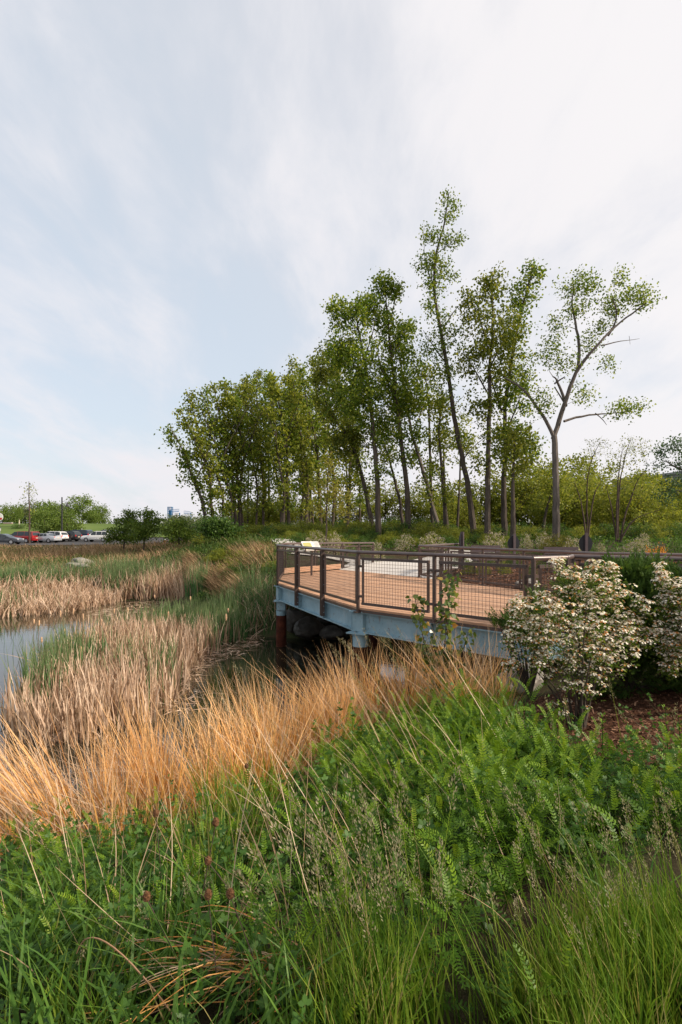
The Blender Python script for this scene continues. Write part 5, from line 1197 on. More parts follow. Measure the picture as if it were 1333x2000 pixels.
# matted debris on the water
p = np.concatenate([scatter(region([(330, 1392), (370, 1290), (440, 1262), (500, 1236), (520, 1250), (470, 1282), (400, 1310), (375, 1400)], 0, True), 500, rg), scatter(region([(150, 1200), (250, 1178), (345, 1166), (470, 1160), (480, 1176), (350, 1185), (200, 1208)], 0, True), 900, rg)])
n = len(p); D = np.column_stack([rg.normal(size=(n, 2)), rg.normal(size=n) * .08]); me_ = Merge(); me_.add(*leaves(np.column_stack([p, np.full(n, WATER_Z + .015)]), D, np.tile([0, 0, 1.0], (n, 1)) + rg.normal(size=(n, 3)) * .3, rg.uniform(.1, .5, n), np.full(n, .022), RHOMB, .3, rg))
tag(me_.obj('floating_debris', M['reed_dry']), 'dead reed leaves matted on the water', 'debris', None, 'stuff')
# cattail heads
hd = MB().tube([(0, 0, 0), (0, 0, .015), (0, 0, .08), (0, 0, .15), (0, 0, .17)], [.008, .022, .026, .021, .006], 8).build('seed_head', M['gold'], None, True); hdm = hd.data; bpy.data.objects.remove(hd); hdm.materials.clear(); M['fluff'] = m_simple('cattail_fluff', (0.52, 0.33, 0.20), 0.95, 0, .1, .3, 40, .6); hdm.materials.append(M['fluff'])
stm = MB().tube([(0, 0, 0), (0, 0, 1.0)], [.007, .005], 5).build('stalk', M['reed_dry'], None); stmm = stm.data; bpy.data.objects.remove(stm)
for i, (px, py) in enumerate([(66, 1218), (82, 1255), (75, 1222), (118, 1205), (142, 1200), (155, 1280), (198, 1220), (222, 1198), (253, 1198), (285, 1200), (297, 1198), (305, 1168), (372, 1172), (360, 1208), (250, 1195), (165, 1210), (128, 1240), (188, 1245), (330, 1205), (445, 1195)]):
    pt_ = ray(px, py, 1.15, True) if py > 1180 else ray(px, py, 1.05, True); zb = max(WATER_Z - .05, h1(pt_[0], pt_[1])); zh = pt_[2] - zb
    o = empty('cattail', (pt_[0], pt_[1], zb), 'tan fluffy cattail head standing above the reeds in the pond', 'cattail', 'cattail heads above the reeds'); o.rotation_euler = (rg.normal() * .04, rg.normal() * .04, rg.uniform(0, 6))
    a = link('stalk', stmm, o); a.scale = (1, 1, zh); b = link('seed_head', hdm, o); b.location = (0, 0, zh - .02); b.scale = (1, 1, rg.uniform(.8, 1.3))
o = empty('cattail', (*ray(442, 1262, 1.1, True)[:2], WATER_Z - .1), 'single orange-brown cattail standing alone against the dark water', 'cattail'); a = link('stalk', stmm, o); a.scale = (1, 1, 1.2); b = link('seed_head', hdm, o); b.location = (0, 0, 1.18)

# banks beyond the pond
bd, bgn = Merge(), Merge()
BANK = region([(-150, 1072), (0, 1074), (130, 1078), (260, 1080), (345, 1072), (400, 1062), (470, 1058), (525, 1064), (538, 1085), (538, 1150), (545, 1215), (510, 1228), (440, 1190), (362, 1152), (250, 1138), (-150, 1148)])
p, c = clumped(BANK, 22000, 14, .38, rg); far = p[:, 1] > 45; sc = np.where(far, 1.0, 1.0)
gsel = low_noise(p, .33, .9) + rg.normal(size=len(p)) * .45 + np.clip((p[:, 0] + 14) * .04, -.2, .35) > -.08
bd.add(*blades_on(p[~gsel], .30, .75, .034, (-.12, -.05), .32, .28, 3, rg)); bgn.add(*blades_on(p[gsel], .25, .60, .045, (0, 0), .3, .3, 2, rg))
STRIP = np.array([(-48, 47), (-30, 52), (-22, 54), (-15, 52), (-11, 47), (-12, 40), (-16, 38), (-22, 42), (-30, 42), (-48, 40)])
p, c = clumped(STRIP, 7500, 16, .45, rg); bd.add(*blades_on(p, .45, .85, .055, (-.15, 0), .25, .28, 3, rg))
for pts, n, ln in (([(395, 1150), (470, 1172), (490, 1150), (440, 1125), (375, 1118)], 5200, (-.55, -.1)), ([(350, 1128), (420, 1140), (400, 1112), (360, 1105)], 2000, (-.5, .1)), ([(470, 1120), (540, 1140), (538, 1080), (490, 1070), (455, 1085)], 2400, (-.4, -.1)), ([(370, 1108), (400, 1118), (395, 1100), (372, 1090)], 700, (-.6, 0))):
    p, c = clumped(region(pts), n, 26, .14, rg); p = p[rg.random(len(p)) < .33]; bd.add(*blades_on(p, .4, .85, .026, ln, .20, .22, 4, rg))
tag(bd.obj('bank_dry_grass', M['bank_dry']), 'tan dry bunch grass on the far banks of the pond', 'grass', None, 'stuff')
# leafy growth between
p, c = clumped(BANK, 30000, 30, .4, rg); g = low_noise(p, .33, .9) + np.clip((p[:, 0] + 14) * .05, -.2, .5); p = p[g + rg.normal(size=len(p)) * .3 > .05]; n = len(p)
bgn.add(*leaves(np.column_stack([p, hgt(p[:, 0], p[:, 1]) + rg.random(n) ** 1.3 * .55]), rand_dirs(n, rg), rand_dirs(n, rg) + [0, 0, .6], rg.uniform(.06, .14, n), rg.uniform(.03, .07, n), RHOMB, .1, rg))
tag(bgn.obj('bank_green_growth', M['bank_green']), 'green weeds and grass covering the far banks', 'grass', None, 'stuff')
# ground cover under the trees and behind the deck
ug = Merge(); p = scatter([(-9, 29), (-3, 25.5), (1, 27.5), (6, 28.5), (9, 26), (14, 21), (26, 22), (36, 40), (30, 62), (-14, 62), (-13, 44)], 42000, rg); n = len(p)
ug.add(*leaves(np.column_stack([p, hgt(p[:, 0], p[:, 1]) + rg.random(n) * .24]), rand_dirs(n, rg), rand_dirs(n, rg) + [0, 0, .8], rg.uniform(.10, .26, n), rg.uniform(.05, .11, n), RHOMB, .1, rg))
tag(ug.obj('woodland_undergrowth', M['leaf_dark']), 'low green undergrowth on the ground under the trees', 'undergrowth', None, 'stuff')

# ------------------------------------------------------------------ golden dry grass along the near shore
GOLD = region([(-160, 1670), (0, 1672), (70, 1690), (150, 1705), (260, 1690), (345, 1640), (470, 1590), (540, 1590), (640, 1510), (700, 1470), (800, 1435), (900, 1435), (985, 1425), (975, 1370), (850, 1372), (700, 1392), (550, 1445), (400, 1505), (250, 1545), (100, 1580), (0, 1600), (-160, 1610)])
rg = np.random.default_rng(31)
gold, straw = Merge(), Merge()
cl_ = np.concatenate([scatter(GOLD, 150, rg), scatter(region([(480, 1540), (640, 1470), (800, 1415), (960, 1400), (950, 1368), (800, 1378), (620, 1420)]), 20, rg)])
cl_ = cl_[np.sin(cl_[:, 0] * 4.7 + 1.1 * np.sin(cl_[:, 1] * 2.9)) + rg.normal(size=len(cl_)) * .5 > -.55]
for c in cl_:
    k = rg.integers(26, 58); p = c + rg.normal(size=(k, 2)) * rg.uniform(.04, .09)
    ln = np.array([rg.normal(-.10, .19), rg.normal(-.02, .1)]); 
    if c[0] < -2.3: ln[0] -= .26
    if c[0] > .9: ln[0] += .10
    out = (p - c) * 1.6
    z = hgt(p[:, 0], p[:, 1]); H = rg.uniform(.5, 1.2, k) * rg.choice([.55, .75, .95, 1.1, 1.25])
    L_ = ln[None] + out + rg.normal(size=(k, 2)) * .13
    tgt = gold if rg.random() < .82 else straw
    tgt.add(*ribbons(np.column_stack([p, z - .03]), H, L_, ln[None] * .2 + rg.normal(size=(k, 2)) * .07, rg.uniform(.007, .0135, k), 4, None, rg))
# broken, criss-crossing stems
p = scatter(GOLD, 1500, rg); straw.add(*blades_on(p, .4, 1.1, .008, (-.3, 0), .45, .40, 5, rg))
tag(gold.obj('golden_grass', M['gold']), 'golden orange dry grass along the near shore', 'grass', None, 'stuff')

# long pale stalks crossing the foreground
def stalks(pxs, n, h0, h1_, lean, sd, w, up=0.0, cur=.12):
    p = scatter(region(pxs), n, rg); return blades_on(p, h0, h1_, w, lean, sd, cur, 6, rg)
straw.add(*stalks([(480, 1700), (700, 1480), (1000, 1440), (1060, 1520), (900, 1700), (600, 1900)], 95, .7, 1.25, (-.40, .05), .18, .0060))
straw.add(*stalks([(0, 1980), (0, 1680), (400, 1640), (640, 1700), (560, 1990)], 120, .45, .95, (-.1, .0), .32, .0048))
straw.add(*stalks([(560, 1990), (640, 1700), (1000, 1600), (1200, 1700), (1000, 1990)], 40, .45, .9, (-.3, .0), .32, .0046))
straw.add(*stalks([(870, 1440), (980, 1440), (985, 1380), (880, 1375)], 70, .8, 1.3, (-.02, .0), .14, .0105))
tag(straw.obj('dry_straw', M['straw']), 'pale dry stems leaning and crossing over the green plants', 'grass', None, 'stuff')

# ------------------------------------------------------------------ green foreground
def frond_template(pairs=10, seed=0, wide=.42):
    rg_ = np.random.default_rng(seed); P = []; D = []; Ls = []
    for i in range(pairs):
        t = .12 + .84 * i / (pairs - 1); z = .22 * t * (1 - t) * 2 - .10 * t * t
        for s in (-1, 1): P.append((t, 0, z)); D.append((.35 + .5 * t, s, .08)); Ls.append(.165 * (1 - .55 * abs(t - .45)))
    P.append((.97, 0, -.08)); D.append((1, 0, -.1)); Ls.append(.12)
    P, D, Ls = map(np.array, (P, D, Ls)); Nn = np.tile([0, 0, 1.0], (len(P), 1)) + rg_.normal(size=(len(P), 3)) * .12
    V, Fc, r = leaves(P, D, Nn, Ls, Ls * wide, OVAL, .1, rg_)
    t = np.linspace(0, 1, 5); z = .22 * t * (1 - t) * 2 - .10 * t * t; R1_ = np.column_stack([t, np.full(5, -.006), z]); R2_ = np.column_stack([t, np.full(5, .006), z]); VV = np.concatenate([R1_, R2_]); b = len(V)
    F2 = np.array([(b + i, b + i + 1, b + 5 + i + 1, b + 5 + i) for i in range(4)])
    return np.concatenate([V, VV]), [Fc, F2], np.concatenate([r * .7, np.full(10, .4)])
FR = [frond_template(10, s) for s in range(3)]
def vetch(mg, p, hmin, hmax, nfr, rg, fl=(.14, .22), top_light=True, FRS=None, stem_w=.006):
    n = len(p); z = hgt(p[:, 0], p[:, 1]); H = (hmin + (hmax - hmin) * rg.random(n)) * (1 + .38 * low_noise(p, 4.2, .5)); lean = rg.normal(size=(n, 2)) * .25
    V, Fc, r, t = ribbons(np.column_stack([p, z]), H, lean, lean * .3, np.full(n, stem_w), 3, None, rg); mg.add(V, Fc, r * .5)
    m = n * nfr; idx = np.repeat(np.arange(n), nfr); tt = np.tile(np.linspace(.25, 1.0, nfr), n) + rg.uniform(-.05, .05, m); tt = np.clip(tt, .1, 1)
    az = np.tile(np.arange(nfr) * 2.4, n) + np.repeat(rg.uniform(0, 6.28, n), nfr) + rg.normal(size=m) * .3; el = np.radians(5 + 55 * tt ** 2 + rg.normal(size=m) * 14)
    P = np.column_stack([p[idx] + lean[idx] * (H[idx] * tt)[:, None] * (1 + .3 * tt)[:, None], z[idx] + H[idx] * tt * .97])
    D = np.column_stack([np.cos(az) * np.cos(el), np.sin(az) * np.cos(el), np.sin(el)])
    sc = rg.uniform(*fl, m) * (1.15 - .45 * tt); F_ = FRS or FR
    which = rg.integers(0, len(F_), m)
    for k, (TV, TF, Tr) in enumerate(F_):
        s_ = which == k; Vv, Ff, rr = stamp(TV, TF, Tr, P[s_], frames(D[s_], rg.normal(size=s_.sum()) * .35, sc[s_]), rg); mg.add(Vv, Ff, np.clip(rr * .62 + np.repeat(tt[s_], len(TV)) ** 2 * .42, 0, 1))    # young tips are paler; bright tops over shaded depth are also painted in
rg = np.random.default_rng(41)
vt = Merge()
VETCH = region([(455, 1720), (560, 1600), (690, 1490), (830, 1440), (960, 1465), (1080, 1500), (1200, 1540), (1420, 1570), (1420, 1680), (1180, 1720), (1010, 1760), (960, 1900), (860, 1960), (800, 1960), (700, 1930), (620, 1840), (500, 1800)])
p = np.concatenate([scatter(VETCH, 520, rg), scatter(region([(480, 1880), (640, 1840), (900, 1950), (1000, 2100), (560, 2150)]), 22, rg)]); vetch(vt, p, .16, .46, 8, rg)
p = scatter(region([(700, 1520), (850, 1450), (1010, 1480), (1150, 1540), (1100, 1680), (900, 1780), (760, 1700)]), 210, rg); vetch(vt, p, .34, .60, 9, rg, (.15, .24))
p = scatter(region([(0, 1900), (0, 1680), (200, 1690), (340, 1640), (440, 1720), (420, 1860), (250, 1920)]), 230, rg); vetch(vt, p, .12, .36, 7, rg, (.12, .19))
tag(vt.obj('vetch', M['vetch']), 'thick green vetch with feathery leaves in front of the mulch', 'vetch', None, 'stuff')
# clover-like plants with three-part leaves
def tri_template():
    P = np.zeros((3, 3)); P[:, 0] = .45; a = np.array([-1.25, 0, 1.25]); D = np.column_stack([np.cos(a), np.sin(a), [.1, .15, .1]]); Nn = np.tile([0, 0, 1.0], (3, 1))
    V, Fc, r = leaves(P, D, Nn, np.array([.5, .56, .5]), np.array([.36, .38, .36]), OVAL, .12, np.random.default_rng(1))
    VV = np.array([(0, -.012, 0), (.45, -.012, 0), (.45, .012, 0), (0, .012, 0)]); return np.concatenate([V, VV]), [Fc, np.array([[18, 19, 20, 21]])], np.concatenate([r, np.full(4, .3)])
TRI = [tri_template()]
cv = Merge()
p = scatter(VETCH, 150, rg); vetch(cv, p, .28, .58, 16, rg, (.05, .085), FRS=TRI, stem_w=.006)
p = scatter(region([(0, 1990), (0, 1700), (330, 1660), (480, 1640), (600, 1800), (560, 1995)]), 240, rg); p = p[np.linalg.norm(p - ray(450, 1860)[:2], axis=1) > .34]; p = np.concatenate([p, scatter(region([(0, 2200), (0, 1930), (330, 1900), (640, 1960), (640, 2200)]), 40, rg)]); vetch(cv, p, .14, .46, 14, rg, (.045, .08), FRS=TRI, stem_w=.004)
p = scatter(region([(1000, 1480), (1333, 1560), (1420, 1500), (1420, 1640), (1100, 1620)]), 90, rg); vetch(cv, p, .3, .55, 16, rg, (.04, .065), FRS=TRI, stem_w=.005)
tag(cv.obj('clover', M['clover']), 'green clover plants with three-part leaves in the left foreground', 'clover', None, 'stuff')

# grasses
fine, wide, seeds = Merge(), Merge(), Merge()
RIGHT_GRASS = region([(880, 2120), (985, 1960), (1090, 1870), (1240, 1800), (1480, 1750), (1500, 2100), (1200, 2250), (880, 2200)])
p, c = clumped(RIGHT_GRASS, 7000, 18, .05, rg); fine.add(*blades_on(p, .15, .38, .0052, (-.10, 0), .18, .13, 4, rg, cl=c))
p, c = clumped(region([(600, 2060), (660, 1960), (770, 1930), (880, 1980), (900, 2100), (600, 2150)]), 950, 20, .05, rg); fine.add(*blades_on(p, .22, .50, .0066, (-.05, 0), .12, .14, 4, rg, cl=c))
p, c = clumped(region([(0, 2100), (0, 1900), (300, 1850), (620, 1900), (620, 2100)]), 800, 9, .06, rg); fine.add(*blades_on(p, .15, .40, .0068, (0, 0), .28, .3, 4, rg, cl=c))
p, c = clumped(region([(330, 1780), (420, 1640), (520, 1570), (560, 1600), (500, 1700), (400, 1800)]), 1100, 24, .07, rg); fine.add(*blades_on(p, .40, .75, .0095, (-.05, 0), .12, .12, 4, rg, cl=c))
p, c = clumped(GOLD, 2400, 18, .12, rg); fine.add(*blades_on(p, .20, .48, .011, (0, 0), .22, .2, 3, rg))       # green shoots at the feet of the dry grass
p, c = clumped(region([(800, 1460), (990, 1450), (1010, 1400), (880, 1380), (780, 1420)]), 1600, 20, .1, rg); fine.add(*blades_on(p, .3, .7, .010, (.05, 0), .2, .25, 4, rg))
tag(fine.obj('fine_grass', M['green_grass']), 'fine green grass in the right foreground and at the feet of the dry grass', 'grass', None, 'stuff')
p, c = clumped(region([(0, 2200), (0, 1760), (260, 1730), (420, 1800), (560, 1900), (640, 2200)]), 1100, 6, .06, rg); wide.add(*blades_on(p, .28, .55, .016, (0, 0), .28, .40, 6, rg, cl=c))
p, c = clumped(region([(880, 1470), (1000, 1440), (1040, 1480), (980, 1530), (880, 1520)]), 260, 18, .09, rg); wide.add(*blades_on(p, .4, .65, .018, (0, 0), .2, .2, 5, rg))
p, c = clumped(region([(620, 2000), (600, 1720), (1000, 1700), (1333, 1690), (1333, 2050)]), 80, 3, .06, rg); wide.add(*blades_on(p, .3, .6, .011, (-.1, 0), .25, .35, 6, rg))
tag(wide.obj('broad_grass', M['wide_grass']), 'broad arching grass blades in the left foreground', 'grass', None, 'stuff')
# flowering grass heads
def panicle(seed):
    rg_ = np.random.default_rng(seed); n = 46; t = np.sort(rg_.random(n)); a = rg_.uniform(0, 6.28, n); rr = .16 * (1 - t) ** .8 * rg_.random(n) + .015
    P = np.column_stack([np.cos(a) * rr, np.sin(a) * rr, t]); D = np.column_stack([np.cos(a) * .5, np.sin(a) * .5, np.full(n, 1.0)])
    V, Fc, r = leaves(P, D, rand_dirs(n, rg_), np.full(n, .085), np.full(n, .030), RHOMB, .2, rg_); V = V[:, [2, 0, 1]]; return V, [Fc], r
PAN = [panicle(i) for i in range(4)]
def seed_grass(pxs, n, hmin, hmax, lean, size, sd=.12):
    p = scatter(region(pxs), n, rg); z = hgt(p[:, 0], p[:, 1]); H = rg.uniform(hmin, hmax, n); L_ = np.array(lean)[None] + rg.normal(size=(n, 2)) * sd; cu = L_ * .35
    V, Fc, r, t = ribbons(np.column_stack([p, z]), H, L_, cu, np.full(n, .0042), 5, None, rg); fine2.add(V, Fc, r * .8)
    b = np.linalg.norm(cu, axis=1); T = np.column_stack([p + (L_ + cu) * H[:, None], z + H * (1 - .42 * b)]); D = np.column_stack([L_ + 2 * cu, np.full(n, 1.0)])
    w = rg.integers(0, 4, n); s_ = size * rg.uniform(.7, 1.25, n); D /= np.linalg.norm(D, axis=1)[:, None]
    for k, (TV, TF, Tr) in enumerate(PAN):
        q = w == k; Vv, Ff, rr = stamp(TV, TF, Tr, (T - D * (s_ * .75)[:, None])[q], frames(D[q], rg.uniform(0, 6.28, q.sum()), s_[q]), rg); seeds.add(Vv, Ff, rr)
fine2 = Merge()
seed_grass([(620, 2060), (660, 1950), (800, 1920), (880, 1980), (880, 2060)], 60, .50, .82, (-.12, 0), .17)
seed_grass([(880, 2020), (980, 1900), (1150, 1800), (1400, 1760), (1400, 2060), (950, 2060)], 85, .38, .66, (-.16, 0), .12)
seed_grass([(200, 1995), (300, 1880), (600, 1880), (600, 1995)], 22, .3, .55, (-.1, 0), .11, .25)
seed_grass([(1000, 1500), (1333, 1540), (1333, 1620), (1050, 1580)], 12, .45, .75, (-.05, 0), .16)
seed_grass([(480, 1560), (640, 1480), (900, 1430), (900, 1400), (520, 1500)], 40, 1.0, 1.4, (-.28, 0), .22)
tag(fine2.obj('flowering_grass_stems', M['green_grass']), 'thin green stems that carry the grass seed heads', 'grass', None, 'stuff')
tag(seeds.obj('grass_seed_heads', M['seed']), 'pale feathery seed heads on the foreground grass', 'grass', None, 'stuff')

# fallen clump of dry stems in the left foreground
rg = np.random.default_rng(51); c = ray(575, 1890, .12); g0 = h1(c[0], c[1]); root = empty('fallen_straw_clump', (c[0], c[1], g0), 'fallen clump of golden dry stems lying flat in the left foreground', 'straw')
m1, m2 = MB(), MB()
for i in range(74):
    a = rg.normal(math.pi - .05, .42); Lg = rg.uniform(.18, .72); h = rg.uniform(-.02, .17); t = np.linspace(0, 1, 7)
    if rg.random() < .22: a += math.pi; Lg *= .5
    s0 = rg.normal(size=2) * np.array([.09, .05]); ln = np.column_stack([s0[0] + np.cos(a) * Lg * t, s0[1] + np.sin(a) * Lg * t * .8, .08 + h * np.sin(t * 2.4) * (1 - .3 * t) - .06 * t * t])
    (m1 if i % 3 else m2).tube(ln, np.linspace(.0030, .0016, 7), 4, False)
for i in range(16):
    a = rg.uniform(0, 6.28); t = np.linspace(0, 1, 8); ln = np.column_stack([np.cos(a + 5 * t) * .04 + .05 * rg.normal(), np.sin(a + 5 * t) * .04, .10 + .05 * np.sin(6 * t)]); m2.tube(ln, .0022, 4, False)
for mm, nm, mat in ((m1, 'golden_stems', M['gold']), (m2, 'pale_stems', M['straw'])):
    o = mm.build(nm, mat, root); at = o.data.attributes.new('rnd', 'FLOAT', 'POINT'); at.data.foreach_set('value', np.repeat(rg.random(len(o.data.vertices) // 4 + 1), 4)[:len(o.data.vertices)].astype(np.float32)); tag(o, kind='stuff')
# arching stems with drooping pale heads
for i, (base, top, end) in enumerate([((470, 1850), (240, 1790), (125, 1835)), ((355, 2010), (215, 1845), (150, 1862)), ((330, 1875), (235, 1857), (175, 1925))]):
    b = ray(*base, .02); Yb = b[1]; T_ = W(top[0], top[1], Yb + .05); E_ = W(end[0], end[1], Yb + .1); t = np.linspace(0, 1, 14)[:, None]; C_ = 2 * T_ - (b + E_) / 2
    ln = (1 - t) ** 2 * b + 2 * t * (1 - t) * C_ + t ** 2 * E_; root = empty('arching_stem', b, ['long pale arching stem with a drooping tip, highest of three at the left', 'pale bent stem rising from the bottom edge with a drooping fluffy tip', 'short pale arching stem below the two longer ones at the left'][i], 'dry stem', 'arching dry stems in the left foreground')
    o = MB().tube(ln - b, np.linspace(.0040, .0022, 14), 5, False).build('stem', M['straw'], root)
    TV, TF, Tr = PAN[i]; d = (ln[-1] - ln[-2])[None]; Vv, Ff, rr = stamp(TV, TF, Tr, (ln[-4] - b)[None], frames(d, np.array([0.]), np.array([.13])), rg); link('tip', np_mesh('tip', Vv, Ff, M['seed'], rr), root)
# dried brown cone heads on thin stalks
M['cone'] = m_simple('brown_cone', (0.13, 0.065, 0.032), 0.95, 0, .1, .5, 90, 1.0)
labs = ['dried brown cone head highest of all, against the foot of the golden grass', 'dried brown cone head leftmost among the dry stems, left of its pair', 'dried brown cone head right of its pair among the dry stems', 'dried brown cone head in the middle, above two lower ones', 'dried brown cone head straight below the middle one', 'dried brown cone head lowest at the left, over dark clover', 'dried brown cone head rightmost, beside the long green blades']
for i, (px, py) in enumerate([(482, 1499), (305, 1592), (422, 1610), (407, 1687), (407, 1752), (287, 1758), (450, 1750)]):
    q = ray(px, py, .62 if py < 1650 else .46); gz = h1(q[0], q[1]); s0 = np.array([rg.normal() * .12 + .08, rg.normal() * .05, 0]); gz = h1(q[0] + s0[0], q[1] + s0[1])
    root = empty('cone_flower', (q[0], q[1], gz), labs[i], 'seed head', 'dried cone heads in the foreground'); H = q[2] - gz
    MB().tube([s0, s0 * .5 + [0, 0, H * .5], (0, 0, H)], [.0028, .0024, .002], 5).build('stalk', M['twig'], root)
    r0 = .0145; me_ = Merge(); u = rand_dirs(170, rg); u[:, 2] = u[:, 2] * 1.15
    MB().tube([(0, 0, H - .012), (0, 0, H - .006), (0, 0, H + .010), (0, 0, H + .022), (0, 0, H + .028)], [.004, r0 * .85, r0, r0 * .7, .003], 10).build('cone', M['cone'], root, True)
    me_.add(*leaves(np.array([0, 0, H + .008]) + u * r0 * .9, u, rand_dirs(170, rg), np.full(170, .006), np.full(170, .0016), RHOMB, .1, rg)); sp = me_.obj('bristles', M['chips'], root); tag(sp, kind='stuff')

# ------------------------------------------------------------------ poplar shoots by the deck
rg = np.random.default_rng(61); b = ray(872, 1372, 0); Yp = 7.7; g0 = h1((872 - CX) / F * Yp, Yp); b = np.array([(872 - CX) / F * Yp, Yp, g0])
def poplar(label, pts, seed, n):
    rg = np.random.default_rng(seed); T, r = stem_px(pts, Yp, .010, .004, .03, rg); T[0][2] = h1(T[0][0], T[0][1]) - .03; O = T[0].copy(); root = empty('poplar_shoot', O, label, 'sapling', 'poplar shoots by the deck')
    P, rr = dense_path(T, r, .05); mb = MB(); mb.tube(P - O, rr, 6)
    k = rg.integers(int(len(P) * .22), len(P), n); az = rg.uniform(0, 6.28, n); d = np.column_stack([np.cos(az), np.sin(az), rg.uniform(-.1, .8, n)]); pet = rg.uniform(.03, .13, n)
    for i in range(0, n, 2): mb.tube([P[k[i]] - O, P[k[i]] - O + d[i] * pet[i]], [.002, .0012], 3, False)
    mb.build('stem', M['bark'], root, True)
    D = d * .6 + rg.normal(size=(n, 3)) * .3; D[:, 2] -= .8; Nn = np.column_stack([np.cos(az), np.sin(az), np.full(n, .35)]) + rg.normal(size=(n, 3)) * .45; s = rg.uniform(.052, .088, n)
    V, Fc, r = leaves(P[k] + d * pet[:, None], D, Nn, s, s * .95, HEART, .10, rg); link('foliage', np_mesh('foliage', V - O, Fc, M['poplar'], r), root)
poplar('tall poplar shoot with round green leaves in front of the deck post', [(868, 1385), (866, 1300), (872, 1220), (878, 1170), (884, 1120)], 62, 250)
poplar('shorter poplar shoot with orange tinted leaves left of the taller one', [(858, 1385), (845, 1310), (828, 1250), (818, 1205), (812, 1172)], 63, 180)
poplar('low leaning poplar shoot right of the taller one', [(875, 1385), (890, 1320), (905, 1270), (915, 1235)], 64, 70)

# ------------------------------------------------------------------ junipers and flowering bushes in front
def spray_template(seed):
    rg_ = np.random.default_rng(seed); P = []; D = []; Ls = []
    for i in range(13):
        t = .06 + .9 * i / 12
        for s in (-1, 1): P.append((t, 0, -.05 * t * t)); D.append((1, s * rg_.uniform(.5, .9), rg_.normal() * .25)); Ls.append(.30 * (1.05 - t * .75) * rg_.uniform(.7, 1.2))
    P.append((.95, 0, -.05)); D.append((1, 0, -.05)); Ls.append(.2); P, D, Ls = map(np.array, (P, D, Ls))
    V, Fc, r = leaves(P, D, np.tile([0, 0, 1.0], (len(P), 1)) + rg_.normal(size=(len(P), 3)) * .3, Ls, np.full(len(P), .055), RHOMB, .1, rg_); return V, [Fc], r * .6
SPR = [spray_template(i) for i in range(3)]
def juniper(label, base, blobs, Y, n, seed, ln=(.14, .26)):
    rg = np.random.default_rng(seed); root = empty('juniper', base, label, 'juniper', 'junipers beside the deck'); O = np.array(base); mg = Merge(); mb = MB()
    for cx, cy, rx, ry, w in blobs:
        k = Y / F; c = W(cx, cy, Y); u = rand_dirs(int(n * w), rg) * (rg.random(int(n * w)) ** .3)[:, None]; P = c + u * np.array([rx * k, rx * k * .8, ry * k])
        P[:, 2] = np.maximum(P[:, 2], hgt(P[:, 0], P[:, 1]) + .05); D = (P - (O + [0, 0, .15])) ; D /= np.linalg.norm(D, axis=1)[:, None]; D += rg.normal(size=P.shape) * .35 + [0, 0, .15]
        for kk, (TV, TF, Tr) in enumerate(SPR):
            s_ = np.arange(len(P)) % 3 == kk; Vv, Ff, rr = stamp(TV, TF, Tr, P[s_] - O, frames(D[s_], rg.normal(size=s_.sum()) * .6, rg.uniform(*ln, s_.sum())), rg); mg.add(Vv, Ff, rr)
        for q in range(10): e = c + rand_dirs(1, rg)[0] * np.array([rx, rx * .8, ry]) * k * .7 - O; mb.tube([(0, 0, 0), e * .5 + [0, 0, -.05], e], [.018, .012, .004], 4, False)
    st = mb.build('stems', M['bark'], root, True); mg.obj('foliage', M['juniper'], root)
bj = np.array([(1235 - CX) / F * 6.9, 6.9, h1((1235 - CX) / F * 6.9, 6.9)])
juniper('large dark juniper behind the flowering bush', bj, [(1235, 1215, 90, 80, .33), (1265, 1150, 60, 45, .18), (1300, 1290, 90, 70, .3), (1200, 1290, 80, 80, .22), (1150, 1190, 60, 60, .14), (1215, 1135, 40, 26, .06)], 6.9, 3600, 71)
bj = np.array([(1385 - CX) / F * 6.3, 6.3, h1((1385 - CX) / F * 6.3, 6.3)])
juniper('dark juniper at the right edge behind the second flowering bush', bj, [(1370, 1200, 80, 80, .5), (1400, 1290, 80, 60, .5)], 6.3, 1500, 72)
bj = np.array([(1035 - CX) / F * 7.6, 7.6, h1((1035 - CX) / F * 7.6, 7.6)])
juniper('smaller juniper left of the flowering bush, reaching over the blue beam', bj, [(1040, 1235, 45, 34, .6), (1050, 1190, 18, 30, .12), (990, 1225, 24, 10, .10)], 7.6, 480, 73)

